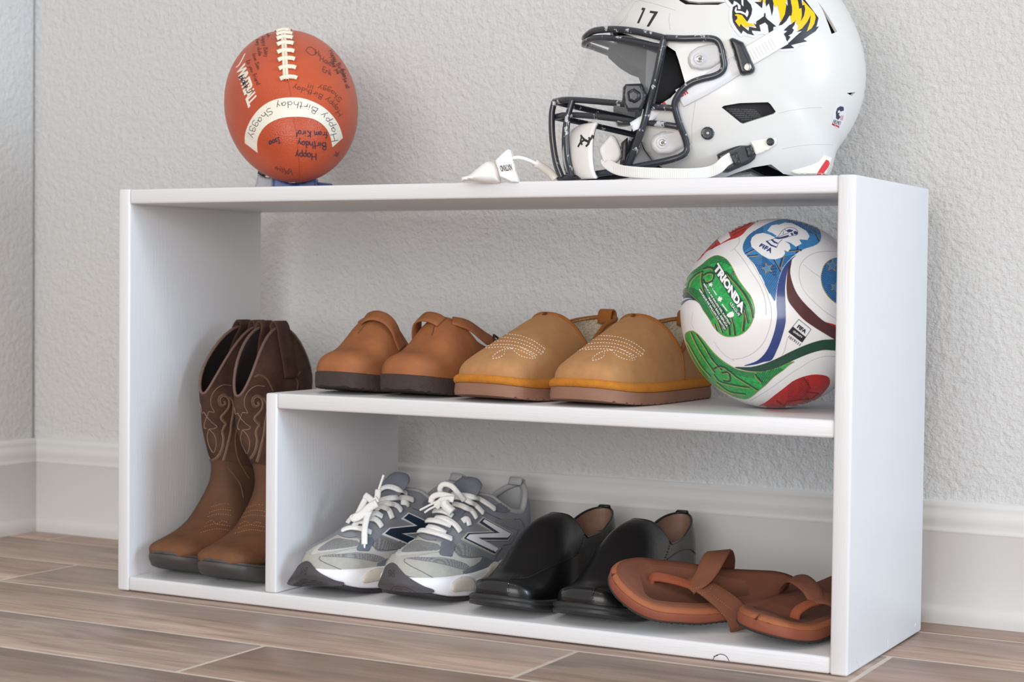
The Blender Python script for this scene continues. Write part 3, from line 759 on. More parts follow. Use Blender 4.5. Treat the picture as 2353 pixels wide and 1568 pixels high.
def boot(x, y, rz, lean, label):
    e = empty('cowboy_boot', (x, y, .0205), rz, label, 'boot', 'pair of brown cowboy boots in the tall left compartment')
    lx = pchip([0, .09, .14, .20, .245, .34], [0, lean[0]*.2, lean[0], lean[1], lean[1], lean[2]])
    def ring(f, b, w, n=2.3, K=40, inset=0.0):
        f = np.array(f); b = np.array(b); c = (f+b)/2; a = (f-b)/2; la = np.linalg.norm(a); a = a*(1-inset/la); w = w-inset
        out = []
        for k in range(K):
            t = 2*PI*k/K; ct, st = math.cos(t), math.sin(t)
            q = c+a*np.sign(ct)*abs(ct)**(2/n)
            out.append((float(lx(q[1]))+w*np.sign(st)*abs(st)**(2/n), q[0], q[1]))
        return out
    foot = [((.000, .037), (.000, .032), .006, 2), ((.002, .0405), (.0015, .029), .021, 2.2), ((.008, .0455), (.008, .027), .032, 2.4), ((.02, .0495), (.02, .023), .039, 2.4), ((.035, .0525), (.035, .019), .0425, 2.4),
        ((.055, .058), (.055, .016), .0445, 2.3), ((.075, .0665), (.078, .014), .0455, 2.2), ((.090, .079), (.105, .013), .0445, 2.1), ((.098, .096), (.150, .015), .042, 2.1), ((.103, .112), (.21, .020), .039, 2.1),
        ((.1045, .128), (.263, .040), .034, 2.1), ((.104, .142), (.268, .075), .032, 2.1), ((.102, .154), (.264, .108), .033, 2.1)]
    sh = [((.102, .150), (.266, .100), .0335, 2.1), ((.1005, .165), (.262, .130), .0345, 2.1), ((.097, .190), (.257, .165), .033, 2.1), ((.092, .215), (.252, .205), .031, 2.0), ((.087, .240), (.250, .240), .029, 2.0)]
    def skin(rs, K=40, inset=0.0):
        V = []; Fc = []
        idx = np.arange(len(rs)); fi = [pchip(idx, [r[0][0] for r in rs]), pchip(idx, [r[0][1] for r in rs]), pchip(idx, [r[1][0] for r in rs]), pchip(idx, [r[1][1] for r in rs]), pchip(idx, [r[2] for r in rs]), pchip(idx, [r[3] for r in rs])]
        ts = np.linspace(0, len(rs)-1, (len(rs)-1)*4+1)
        for t in ts: V += ring((fi[0](t), fi[1](t)), (fi[2](t), fi[3](t)), float(fi[4](t)), float(fi[5](t)), K, inset)
        for i in range(len(ts)-1):
            for k in range(K):
                l = (k+1) % K; Fc.append((i*K+k, i*K+l, (i+1)*K+l, (i+1)*K+k))
        return V, Fc, len(ts)
    V, Fc, n = skin(foot); Fc.append(tuple(range(40)))
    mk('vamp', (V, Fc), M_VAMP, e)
    # shaft: rings up to the dips, then two scalloped panels
    K = 48
    def top_rows(inset=0.0, rows=14):
        V = []; zc = .240
        for j in range(rows+1):
            t = j/rows
            for k in range(K):
                a = 2*PI*k/K; ct, st = math.cos(a), math.sin(a)
                v0 = .0870+(1-1)*0; f_, b_ = .087, .250
                vv = (f_+b_)/2-(b_-f_)/2*np.sign(ct)*abs(ct)          # front at ct=1
                arch = (1-abs((vv-.1685)/.0815)**2.1)*.0905
                z = zc+t*max(arch, 0.0)
                wz = float(pchip([.24, .27, .30, .335], [.029, .026, .021, .0145])(z))
                fl = float(pchip([.24, .335], [0, .006])(z))
                vv2 = vv-(fl if ct > 0 else -fl*.3)*abs(ct)
                V.append((float(lx(z))+(wz-inset)*np.sign(st)*abs(st), .1685+(vv2-.1685)*(1-inset/.08), z))
        return V, rows
    Vs, Fs, n = skin(sh, K); Vt, rows = top_rows(); b0 = len(Vs)-K
    off = len(Vs); Vs2 = Vs+Vt[K:]
    for j in range(rows):
        for k in range(K):
            l = (k+1) % K
            i0 = (b0 if j == 0 else off+(j-1)*K); i1 = off+j*K
            Fs.append((i0+k, i0+l, i1+l, i1+k))
    mk('shaft', (Vs2, Fs), M_SHAFT, e)
    Vi, Fi, n = skin(sh, K, .0022); Vt2, rows = top_rows(.0022); b0 = len(Vi)-K; off = len(Vi); Vi2 = Vi+Vt2[K:]
    for j in range(rows):
        for k in range(K):
            l = (k+1) % K; i0 = (b0 if j == 0 else off+(j-1)*K); i1 = off+j*K; Fi.append((i0+k, i1+k, i1+l, i0+l))
    mk('shaft_lining', (Vi2, Fi), M_BOOT_IN, e, 'dark inner lining', w=False)
    top = np.array(Vt[-K:]); tin = np.array(Vt2[-K:]); rim = (top+tin)/2
    mk('top_piping', tube_raw(rim, .0021, 8, closed=True), M_PIPE, e, w=False)
    # pull straps over each arch
    for s in (1, -1):
        k = K//4 if s > 0 else 3*K//4; c = top[k]
        xo = lambda z, d: float(lx(z))+s*(float(pchip([.24, .27, .30, .335], [.029, .026, .021, .0145])(z))+d)
        zs = [.262, .28, .30, .318]
        P = [(xo(z, .0012), c[1], z) for z in zs]+[(xo(.327, .0018), c[1], .329), (xo(.333, -.0005), c[1], .3365), (xo(.333, -.0040), c[1], .3370), (xo(.333, -.0070), c[1], .331)]+[(xo(z, -.0055), c[1], z) for z in (.315, .295, .275)]
        Nn = [(s, 0, 0)]*4+[(s, 0, .4), (s*.5, 0, 1), (-s*.3, 0, 1), (-s, 0, .5)]+[(-s, 0, 0)]*3
        mk('pull_strap', ribbon_raw(smooth_path(P, 40), smooth_path(Nn, 40), .029, .0022), M_SHAFT, e, w=False)
    # side seam piping
    # sole, welt and stacked heel
    last = Last(.272, dict(uc=[(0, 0), (.27, 0)], wl=[(0, .037), (.03, .0425), (.07, .0455), (.13, .040), (.18, .036), (.27, .034)], wr=[(0, .037), (.03, .0435), (.07, .0470), (.13, .042), (.18, .037), (.27, .034)],
        h=[(0, .01), (.27, .01)], zb=[(0, .03), (.27, .03)], n=[(0, 2), (.27, 2)], m=[(0, 2), (.27, 2)]), rt=.042, pt=2.5, rh=.035, ph=2.1)
    top_z = pchip([0, .02, .04, .07, .1, .14, .2, .272], [.0335, .0285, .0240, .0200, .0180, .0190, .0300, .0400]); bot_z = pchip([0, .02, .04, .07, .1, .14, .2, .272], [.0215, .0115, .0055, .0012, .0002, .0050, .0190, .0290])
    mk('outsole', sole_raw(last, [(-.006, lambda v, sd: bot_z(v)), (-.0005, lambda v, sd: bot_z(v)+.0015), (.0025, lambda v, sd: bot_z(v)*.4+top_z(v)*.6-.001), (.0030, lambda v, sd: top_z(v)-.0045), (.0028, lambda v, sd: top_z(v)-.001), (.0015, lambda v, sd: top_z(v)+.0003), (-.004, lambda v, sd: top_z(v)+.0006)], N=70), M_BOOT_SOLE, e, auto=60, w=False)
    mk('welt', sole_raw(last, [(.0005, lambda v, sd: top_z(v)-.0005), (.0022, lambda v, sd: top_z(v)+.0008), (.0018, lambda v, sd: top_z(v)+.0034), (-.003, lambda v, sd: top_z(v)+.0040)], N=60, v1=.2), M_BOOT_SOLE, e, w=False)
    mk('heel', sole_raw(last, [(-.005, lambda v, sd: .0002), (-.004, lambda v, sd: .004), (-.001, lambda v, sd: float(bot_z(v))+.001)], N=60, v0=.198), M_BOOT_SOLE, e, auto=40, w=False)
    return e
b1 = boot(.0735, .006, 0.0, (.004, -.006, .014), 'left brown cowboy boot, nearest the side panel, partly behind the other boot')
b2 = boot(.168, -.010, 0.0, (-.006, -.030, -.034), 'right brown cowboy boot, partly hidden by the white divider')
def boot_marks(e, dx, dy, front):
    S_ = Surf([o for o in e.children if o.name.split('.')[0] in ('vamp', 'shaft')])
    sh = lambda L: [(a+dx, b+dy) for a, b in L]
    # pixels read on the left-hand boot: wide shaded bands edged with thread, and single light threads
    G = lambda L: [(430+x/4.75+dx, 730+y/4.75+dy) for x, y in L]
    band = [[(412, 905), (426, 940), (400, 966), (362, 958), (345, 912), (356, 868), (400, 843), (448, 868), (468, 920), (460, 985), (422, 1040), (378, 1088), (392, 1122), (435, 1163), (412, 1195), (392, 1250), (404, 1320), (392, 1420), (350, 1510), (300, 1556), (245, 1562), (216, 1500)],
            [(470, 860), (508, 920), (514, 1020), (492, 1150), (480, 1260), (452, 1380), (424, 1490), (400, 1568)]]
    lite = [[(480, 742), (400, 735), (330, 770), (280, 830), (258, 900), (265, 970), (297, 1030), (262, 1030), (236, 1030), (225, 1062), (192, 1150), (190, 1205), (212, 1215)], [(165, 1052), (185, 1036), (220, 1090), (270, 1145), (325, 1190), (290, 1215), (240, 1216)], [(236, 1220), (220, 1300), (240, 1400), (290, 1475), (318, 1380), (300, 1290), (240, 1218)], [(122, 870), (152, 975), (160, 1045)]]
    up = [[(755, 470), (820, 415), (930, 408)], [(755, 470), (800, 460), (860, 540), (905, 680)], [(730, 655), (790, 630), (870, 670), (940, 800)], [(1080, 408), (1160, 412), (1162, 500), (1180, 650), (1240, 590)], [(1185, 640), (1210, 720), (1200, 790)]] if front else []
    lines_on('embroidery', S_, [cr2(G(l), 90) for l in band]+[cr2([(430+x/4.75, 730+y/4.75) for x, y in l], 30) for l in up], M_EMB, e, w=.0052, off=.0001, flat=.12, label='wide taupe embroidered scrolls')
    def off2(L, d):
        L = np.array(cr2(L, 90)); T = np.gradient(L, axis=0); T /= np.linalg.norm(T, axis=1)[:, None]+1e-9; return [tuple(p) for p in L+np.stack([-T[:, 1], T[:, 0]], -1)*d]
    lines_on('embroidery', S_, [off2(G(l), 3.2) for l in band]+[cr2(G(l), 60) for l in lite], M_EMB_L, e, w=.0006, off=.0004, flat=.5, label='light thread scrolls')
    # bug stitching on the instep and the tongue edge of the vamp
    bug = [[(565, 1168), (590, 1160), (612, 1162)], [(560, 1180), (585, 1173), (612, 1176)], [(556, 1190), (580, 1184), (612, 1187)], [(552, 1205), (566, 1198), (576, 1206), (590, 1200), (604, 1204)], [(548, 1214), (572, 1207), (612, 1212)], [(540, 1226), (575, 1218), (612, 1222)]]
    sb = (lambda L: L) if front else (lambda L: [(a-79, b-2) for a, b in L])
    lines_on('vamp_stitching', S_, [cr2(sb(l), 30) for l in bug], M_TAN_THREAD, e, w=.0009, off=.0002, dash=(3, 1.5), flat=.6, label='rows of tan stitching on the instep')
boot_marks(b2, 77, 2, True)
boot_marks(b1, 0, 0, False)
S_ = Surf([o for o in b1.children if o.name.split('.')[0] in ('vamp', 'shaft')])
lines_on('embroidery', S_, [cr2(l, 40) for l in [[(546, 975), (541, 1010), (546, 1050), (562, 1082), (573, 1100)], [(524, 1075), (540, 1095), (553, 1115), (560, 1145)]]], M_EMB, b1, w=.0030, off=.0002, flat=.3, label='taupe embroidered curves')
# ------------------------------------------------------------------ black dress loafers
M_BLACK = mat('black_polished_leather', (15, 15, 16), rough=.34, coat=.22, crough=.12, bump=.3, bscale=38, bdist=.0022, var=.15, vscale=30)
M_BLACK_CAP = mat('black_patent_cap', (15, 15, 18), rough=.16, coat=.6, crough=.08, bump=.05, bscale=60)
M_BLACK_SOLE = mat('black_rubber_sole', (44, 44, 46), rough=.45, bump=.2, bscale=200, stretch=(1, 1, 8))
M_INSOLE = mat('brown_leather_lining', (134, 104, 88), rough=.6, var=.12, vscale=60)
M_SEAM = mat('black_thread', (28, 28, 30), rough=.5)
def loafer(x, y, rz, label, s):
    e = empty('dress_loafer', (x, y, .0205), rz, label, 'shoe', 'pair of black leather loafers on the bottom shelf')
    L = .288
    A = ([(0, .034), (.04, .0445), (.09, .0455), (.15, .036), (.21, .031), (L, .031)], [(0, .036), (.04, .0465), (.09, .0500), (.15, .0430), (.21, .034), (L, .031)])
    wl, wr = (A if s > 0 else A[::-1])
    last = Last(L, dict(uc=[(0, 0), (L, 0)], wl=wl, wr=wr,
        h=[(0, .019), (.02, .0225), (.04, .0265), (.06, .0370), (.08, .0530), (.10, .0710), (.12, .0845), (.135, .0890), (.15, .0905), (.2, .0905), (L, .088)],
        zb=[(0, .0270), (.03, .0200), (.08, .0155), (.15, .0170), (.2, .0245), (L, .0270)], n=[(0, 3.0), (.06, 2.6), (.13, 2.4), (L, 2.2)], m=[(0, 2.8), (.04, 2.3), (.09, 2.0), (.14, 2.2), (.2, 2.4), (L, 3.6)]), rt=.026, pt=2.7, rh=.038, ph=2.2, rth=.017, qt=2.6)
    zb = last.f['zb']
    bot = pchip([0, .03, .06, .10, .14, .19, .2, L], [.0150, .0060, .0015, .0002, .0040, .0100, .0110, .0130]); b_ = lambda v: float(bot(v)); t_ = lambda v: float(zb(v))
    mk('outsole', sole_raw(last, [(-.003, lambda v, sd: b_(v)), (.0045, lambda v, sd: b_(v)+.0012), (.0052, lambda v, sd: b_(v)*.5+t_(v)*.5-.0015), (.0030, lambda v, sd: b_(v)*.45+t_(v)*.55-.0006), (.0050, lambda v, sd: b_(v)*.35+t_(v)*.65), (.0048, lambda v, sd: t_(v)-.0010), (.0020, lambda v, sd: t_(v)+.0004), (-.003, lambda v, sd: t_(v)+.0005)], N=70), M_BLACK_SOLE, e, w=False)
    mk('heel', sole_raw(last, [(.0005, lambda v, sd: .0002), (.0015, lambda v, sd: .002), (.0015, lambda v, sd: b_(v)+.002)], N=60, v0=.205), M_BLACK_SOLE, e, auto=40, w=False)
    vo = .152
    tR = pchip([vo, vo+.008, vo+.020, vo+.026, vo+.034, .22, .25, .275, L], [.1070, .1040, .0880, .0800, .0745, .0760, .0860, .0960, .1000])
    z = lambda v: float(tR(v))
    mk('vamp', last.upper(z, z, vo, N=90, v1=vo+.027), M_BLACK, e)
    mk('quarter', last.upper(z, z, vo, N=120, v0=.165, inset=.0007), M_BLACK, e)
    mk('lining', last.upper(lambda v: z(v)-.0008, lambda v: z(v)-.0008, vo, N=70, inset=.0030), M_INSOLE, e, 'worn brown lining')
    mk('insole', sole_raw(last, [(-.0035, lambda v, sd: t_(v)), (-.0035, lambda v, sd: t_(v)+.004)], N=40), M_INSOLE, e)
    pe = last.edge(z, z, vo, 90, inset=.0012); mk('topline_edge', tube_raw(pe, .0015, 6), M_BLACK, e, w=False)
    # heel tab at the top of the back seam
    mk('heel_tab', ribbon_raw([(0, L+.0006, .075), (0, L+.0012, .098), (0, L-.0010, .1022), (0, L-.0042, .1005)], [(0, 1, 0), (0, 1, .3), (0, 0, 1), (0, -1, .5)], .016, .0016), M_BLACK, e, w=False)
    # patent toe piece (apron front)
    S_parts = [o for o in e.children if o.name.split('.')[0] in ('vamp', 'quarter')]
    return e, last, S_parts
d2, lastD, sp2 = loafer(.680, .010, -.02, 'right black leather loafer, partly behind the brown flip-flop', 1)
d1, _, sp1 = loafer(.571, .006, -.02, 'left black leather loafer, beside the grey sneaker', -1)
def loafer_marks(e, parts, fn):
    S_ = Surf(parts)
    cap = [(1295, 1386), (1291, 1372), (1293, 1358), (1300, 1352), (1330, 1350), (1366, 1353), (1362, 1368), (1359, 1389), (1330, 1388)]
    decal('toe_piece', S_, [fn(p) for p in cr2(cap, 50, True)], M_BLACK_CAP, e, off=.0009, step=4, label='shiny square toe piece')
    seams = [[(1362, 1388), (1359, 1370), (1364, 1356), (1376, 1349), (1410, 1346), (1440, 1332), (1470, 1318), (1510, 1300), (1522, 1288)], [(1522, 1288), (1532, 1262), (1541, 1226)], [(1516, 1291), (1525, 1262), (1531, 1216)],
             [(1290, 1356), (1310, 1351), (1360, 1352)], [(1525, 1292), (1560, 1268), (1585, 1263), (1597, 1272)], [(1545, 1226), (1562, 1237), (1582, 1238), (1598, 1222)]]
    lines_on('seam', S_, [[fn(p) for p in cr2(l, 40)] for l in seams], M_SEAM, e, w=.0015, off=.0004, flat=.8, label='raised seams')
    lines_on('stitching', S_, [[(a+4, b+1) for a, b in [fn(p) for p in cr2(l, 40)]] for l in seams[:2]], M_SEAM, e, w=.0008, off=.0004, dash=(3, 2.5), flat=.9)
loafer_marks(d2, sp2, lambda p: (p[0], p[1]))
loafer_marks(d1, sp1, lambda p: (p[0]-194+(p[1]-1388)*.03, p[1]-19))
# ------------------------------------------------------------------ flip-flops
M_FF = mat('brown_leather_footbed', (116, 70, 50), rough=.8, var=.08, vscale=50, bump=.3, bscale=900)
M_FF_MID = mat('rust_brown_foam', (140, 78, 58), rough=.8, var=.06, vscale=60, bump=.2, bscale=500)
M_FF_EDGE = mat('orange_brown_bevel', (156, 92, 60), rough=.8, var=.06, vscale=60, bump=.2, bscale=700)
M_FF_OUT = mat('black_rubber_tread', (52, 52, 52), rough=.85, bump=.5, bscale=300)
M_THONG = mat('rust_webbing', (138, 72, 46), rough=.85, bump=.8, bscale=60, stretch=(1, 14, 1))
M_FF_THREAD = mat('pale_brown_thread', (168, 118, 94), rough=.8)
def flipflop(M4, label, L, strapfn, side):
    e = bpy.data.objects.new('flip_flop', None); COL.objects.link(e); e.matrix_world = M4; e.empty_display_size = .02
    tag(e, label, 'sandal', 'pair of brown flip-flops on the bottom shelf'); bpy.context.view_layer.update()
    A = ([(0, .040), (.05, .0470), (.09, .0455), (.15, .036), (.21, .035), (L, .034)], [(0, .042), (.05, .0500), (.09, .0500), (.15, .040), (.21, .037), (L, .034)])
    wl, wr = (A if side > 0 else A[::-1])
    last = Last(L, dict(uc=[(0, 0), (L, 0)], wl=wl, wr=wr, h=[(0, .01), (L, .01)], zb=[(0, .02), (L, .02)], n=[(0, 2), (L, 2)], m=[(0, 2), (L, 2)]), rt=.055, pt=2.2, rh=.042, ph=2.2)
    sp = pchip([0, .03, .07, .12, .2, L], [.0100, .0040, .0005, 0, 0, .001]); q = lambda v: float(sp(v)); j = lambda v: .0010*(math.sin(v*1400)+math.sin(v*917))
    mk('outsole', sole_raw(last, [(-.003, lambda v, sd: q(v)+.0002), (-.0008+0, lambda v, sd: q(v)+.0012+j(v)*.5), (.0008, lambda v, sd: q(v)+.0035), (-.001, lambda v, sd: q(v)+.0042)], N=150), M_FF_OUT, e, auto=50, w=False)
    mk('midsole', sole_raw(last, [(-.0005, lambda v, sd: q(v)+.0035), (.0002, lambda v, sd: q(v)+.0060), (0, lambda v, sd: q(v)+.0145), (-.0012, lambda v, sd: q(v)+.0160)], N=70), M_FF_MID, e, w=False)
    mk('footbed_edge', sole_raw(last, [(-.0008, lambda v, sd: q(v)+.0155), (-.0014, lambda v, sd: q(v)+.0172), (-.0062, lambda v, sd: q(v)+.0214), (-.0088, lambda v, sd: q(v)+.0165)], N=70), M_FF_EDGE, e, 'lighter bevelled edge of the footbed', w=False)
    dish = lambda v: q(v)+.0218+.003*max(0, (v-.12)/.15)
    mk('footbed', sole_raw(last, [(-.0058, lambda v, sd: q(v)+.0205), (-.0062, lambda v, sd: dish(v)-.0001), (-.013, lambda v, sd: dish(v)-.0010), (-.024, lambda v, sd: dish(v)-.0022)], N=70), M_FF, e, w=False)
    zt = lambda v: dish(v)-.002
    strapfn(e, last, zt)
    return e
def straps(e, hole, V, lft, rgt, stitch_n=1):
    # hole, V: thong hole and strap junction (local points); lft/rgt: control points of the two arms
    mk('toe_thong', ribbon_raw(smooth_path([(hole[0], hole[1], hole[2]-.002), (hole[0], hole[1]+.003, hole[2]+.006), ((hole[0]+V[0])/2, (hole[1]+V[1])/2, (hole[2]+V[2])/2+.005), V], 16),
       smooth_path([(0, -1, .3), (0, -1, .8), (0, -.4, 1), (0, -.3, 1)], 16), .0125, .0040), M_THONG, e, 'rust woven toe thong', w=False)
    for nm, P, Nn, off in (('strap', lft[0], lft[1], 0), ('strap', rgt[0], rgt[1], .0022)):
        P = [(p[0], p[1], p[2]+off) if i < 2 else p for i, p in enumerate(P)]
        w = [.017+.010*min(1, t*3) for t in np.linspace(0, 1, len(smooth_path(P, 40)))]
        mk(nm, ribbon_raw(smooth_path(P, 40), smooth_path(Nn, 40), w, .0028), M_FF, e, w=False)
def frame4(o, ex, ey):
    ex = np.array(ex, float); ex /= np.linalg.norm(ex); ey = np.array(ey, float); ey -= (ey@ex)*ex; ey /= np.linalg.norm(ey); ez = np.cross(ex, ey)
    return Matrix(((ex[0], ey[0], ez[0], o[0]), (ex[1], ey[1], ez[1], o[1]), (ex[2], ey[2], ez[2], o[2]), (0, 0, 0, 1)))
def st1(e, last, zt):
    hole = (.000, .050, zt(.050)); V = (.018, .096, .0300)
    straps(e, hole, V, ([(.021, .088, .0285), (.012, .104, .040), (-.006, .118, .054), (-.026, .132, .048), (-.040, .146, .026), (-.042, .150, .010)], [(0, -.2, 1), (0, -.2, 1), (-.3, -.1, 1), (-.9, 0, .6), (-1, 0, 0), (-1, 0, 0)]),
        ([(.008, .088, .0280), (.022, .104, .0310), (.034, .120, .0300), (.045, .136, .022), (.051, .146, .010), (.050, .150, .001)], [(0, -.2, 1), (.2, -.1, 1), (.4, 0, 1), (.8, 0, .6), (1, 0, .1), (1, 0, 0)]))
def st2(e, last, zt):
    hole = (.018, .052, zt(.052)); V = (.024, .082, .034)
    straps(e, hole, V, ([(.030, .080, .0330), (.012, .092, .044), (-.012, .106, .046), (-.032, .120, .034), (-.043, .130, .018), (-.043, .134, .008)], [(0, -.2, 1), (-.1, -.1, 1), (-.4, 0, 1), (-.9, 0, .6), (-1, 0, 0), (-1, 0, 0)]),
        ([(.018, .080, .0330), (.028, .090, .036), (.036, .100, .036), (.044, .116, .028), (.046, .126, .018), (.045, .130, .008)], [(0, -.2, 1), (.2, -.1, 1), (.5, 0, 1), (.9, 0, .5), (1, 0, .1), (1, 0, 0)]))
c_, s_ = math.cos(math.radians(30)), math.sin(math.radians(30))
ff1 = flipflop(frame4((.712, .014, .0205+.040), (.62*c_, -.78*c_, -s_), (.78, .62, -.10)), 'brown flip-flop propped on the black loafer, tilted on its side', .240, st1, 1)
c_, s_ = math.cos(math.radians(9)), math.sin(math.radians(9))
ff2 = flipflop(frame4((.896, .001, .0205+.006), (.98*c_, -.18*c_, -s_), (.16, .98, .08)), 'brown flip-flop lying nearest the right side panel', .255, st2, 1)
S_ = Surf([o for o in ff1.children if o.name.startswith('strap')])
lines_on('strap_stitching', S_, [[(1567, 1352), (1572, 1369), (1630, 1360), (1638, 1345)], [(1572, 1356), (1600, 1352), (1625, 1345)], [(1640, 1370), (1668, 1392), (1698, 1412)], [(1632, 1392), (1660, 1412), (1686, 1428)]], M_FF_THREAD, ff1, w=.0006, off=.0002, dash=(3, 2), flat=.7, label='pale stitching')
# ------------------------------------------------------------------ grey running shoes
M_SN = mat('grey_blue_suede', (134, 137, 144), rough=.9, var=.08, vscale=60, bump=.4, bscale=1500, sheen=.3, bdist=.0006)
M_SN_L = mat('light_grey_suede', (172, 170, 164), rough=.95, var=.08, vscale=70, bump=.6, bscale=1300, sheen=.3, bdist=.0008)
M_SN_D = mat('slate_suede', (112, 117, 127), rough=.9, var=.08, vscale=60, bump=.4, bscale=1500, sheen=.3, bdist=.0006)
M_SN_BAND = mat('pale_grey_leather', (192, 190, 186), rough=.6)
M_SN_WHITE = mat('white_foam', (232, 232, 236), rough=.5)
M_SN_POD = mat('warm_white_foam', (206, 198, 188), rough=.55)
M_SN_GUARD = mat('charcoal_rubber', (76, 72, 76), rough=.65, bump=.15, bscale=500)
M_SN_OUT = mat('dark_rubber', (48, 46, 50), rough=.6)
M_SN_LINE = mat('pale_grey_mesh_lining', (170, 170, 172), rough=.95, bump=.4, bscale=900)
M_SN_NAVY = mat('navy_reflective', (38, 52, 72), rough=.35)
M_SN_N = mat('white_reflective', (236, 236, 244), rough=.35)
M_SN_STITCH = mat('grey_thread', (92, 94, 102), rough=.8)
M_LACE = mat('white_lace', (238, 237, 234), rough=.9, bump=.8, bscale=900, bdist=.0006, var=.05, vscale=400)
def mesh_fabric():
    m, nt, b = new_mat('knit_mesh'); N = nt.nodes; L = nt.links; b.inputs['Roughness'].default_value = .85
    tc = N.new('ShaderNodeTexCoord'); mp = N.new('ShaderNodeMapping'); mp.inputs['Rotation'].default_value = (0, .6, .3); L.new(tc.outputs['Object'], mp.inputs['Vector'])
    v = N.new('ShaderNodeTexVoronoi'); v.inputs['Scale'].default_value = 850; v.inputs['Randomness'].default_value = .25; L.new(mp.outputs[0], v.inputs['Vector'])
    r = N.new('ShaderNodeValToRGB'); r.color_ramp.elements[0].position = .30; r.color_ramp.elements[0].color = srgb(88, 88, 94); r.color_ramp.elements[1].position = .55; r.color_ramp.elements[1].color = srgb(150, 150, 150)
    L.new(v.outputs['Distance'], r.inputs['Fac']); L.new(r.outputs['Color'], b.inputs['Base Color'])
    bp = N.new('ShaderNodeBump'); bp.inputs['Strength'].default_value = .5; bp.inputs['Distance'].default_value = .0006; L.new(v.outputs['Distance'], bp.inputs['Height']); L.new(bp.outputs[0], b.inputs['Normal'])
    return m
M_MESH = mesh_fabric()
def sneaker(x, y, rz, label, s):
    e = empty('sneaker', (x, y, .0205), rz, label, 'sneaker', 'pair of grey sneakers on the bottom shelf')
    L = .286
    A = ([(0, .034), (.04, .0435), (.09, .0455), (.15, .038), (.21, .034), (L, .034)], [(0, .036), (.04, .0475), (.09, .0510), (.15, .0450), (.21, .038), (L, .036)])
    wl, wr = (A if s > 0 else A[::-1])
    last = Last(L, dict(uc=[(0, 0), (L, 0)], wl=wl, wr=wr,
        h=[(0, .024), (.02, .030), (.04, .035), (.06, .044), (.08, .056), (.10, .069), (.12, .080), (.14, .0865), (.17, .090), (.2, .090), (L, .090)],
        zb=[(0, .0340), (.03, .0330), (.09, .0315), (.15, .0330), (.2, .0380), (.25, .0440), (L, .0480)], n=[(0, 2.3), (.04, 2.2), (.08, 1.8), (.14, 1.75), (.2, 2.2), (L, 2.3)], m=[(0, 2.3), (.04, 1.9), (.08, 1.5), (.13, 1.5), (.2, 2.2), (L, 3.0)]), rt=.048, pt=2.2, rh=.042, ph=2.2, rth=.030, qt=2.2)
    zb = last.f['zb']; sp = pchip([0, .02, .05, .09, .14, .22, .26, L], [.0200, .0110, .0035, .0, .001, .0, .002, .008]); q = lambda v: float(sp(v)); t = lambda v: float(zb(v))
    mk('outsole', sole_raw(last, [(-.003, lambda v, sd: q(v)), (.0020, lambda v, sd: q(v)+.0010), (.0026, lambda v, sd: q(v)+.0055), (-.001, lambda v, sd: q(v)+.0065)], N=70), M_SN_OUT, e, w=False)
    mk('midsole', sole_raw(last, [(.0005, lambda v, sd: q(v)+.0055), (.0030, lambda v, sd: q(v)+.0080), (.0045+0, lambda v, sd: q(v)*.5+t(v)*.5), (.0036, lambda v, sd: t(v)-.001), (.0010, lambda v, sd: t(v)+.0022), (-.003, lambda v, sd: t(v)+.0030)], N=70), M_SN_WHITE, e, w=False)
    vo = .160
    tR = pchip([vo, .168, .185, .200, .220, .240, .262, L], [.1205, .1200, .1170, .1060, .0950, .0920, .1080, .1230])
    z = lambda v: float(tR(v))
    mk('upper', last.upper(z, z, vo, N=110), M_SN, e)
    mk('lining', last.upper(lambda v: z(v)+.003, lambda v: z(v)+.003, vo, N=90, inset=.0055), M_SN_LINE, e, 'padded pale grey lining')
    pe = last.edge(z, z, vo, 90, inset=.0030); mk('padded_collar', tube_raw(pe, .0042, 8), M_SN_LINE, e, 'padded pale grey collar', w=False)
    mk('insole', sole_raw(last, [(-.006, lambda v, sd: t(v)), (-.006, lambda v, sd: t(v)+.006)], N=40), M_SN_LINE, e)
    # tongue: a padded slab rising from under the laces
    Vt = []; Ft = []; R = [(.070, .076, .012, .002), (.09, .0885, .017, .003), (.12, .1085, .020, .0045), (.140, .1230, .022, .006), (.152, .1330, .023, .007), (.160, .1390, .021, .006), (.166, .1405, .015, .003)]
    K = 20
    for v, zz, w, th in R:
        for k in range(K):
            a = 2*PI*k/K; Vt.append((w*np.sign(math.cos(a))*abs(math.cos(a))**.8, v+th*.8*math.sin(a)*.7, zz+th*.8*math.sin(a)-.25*(w*math.cos(a))**2/w))
    for i in range(len(R)-1):
        for k in range(K): l = (k+1) % K; Ft.append((i*K+k, i*K+l, (i+1)*K+l, (i+1)*K+k))
    Ft.append(tuple((len(R)-1)*K+k for k in range(K)))
    tg = mk('tongue', (Vt, Ft), M_SN_D, e)
    # heel tab
    mk('heel_tab', ribbon_raw([(0, L+.0015, .075), (0, L+.002, .105), (0, L-.001, .128), (0, L-.006, .130), (0, L-.010, .122)], [(0, 1, 0), (0, 1, 0), (0, .8, .5), (0, 0, 1), (0, -1, 0)], .020, .004), M_SN_LINE, e, w=False)
    return e, last
s2, _ = sneaker(.434, .006, -.050, 'right grey sneaker, its side emblem a white N, beside the black loafer', 1)
s1, _ = sneaker(.309, .004, -.180, 'left grey sneaker with a navy N and a long loose lace, by the divider', -1)
C5 = lambda p: (860+p[0]/4.9, 1080+p[1]/4.9)
src = np.array([(905, 1297), (997, 1357), (1059, 1240), (1108, 1189), (1074, 1270), (935, 1284), (974, 1206)], float)
dst = np.array([(712, 1285), (790, 1348), (882, 1222), (941, 1179), (880, 1254), (740, 1277), (790, 1215)], float)
AF = np.linalg.lstsq(np.c_[src, np.ones(len(src))], dst, rcond=None)[0]
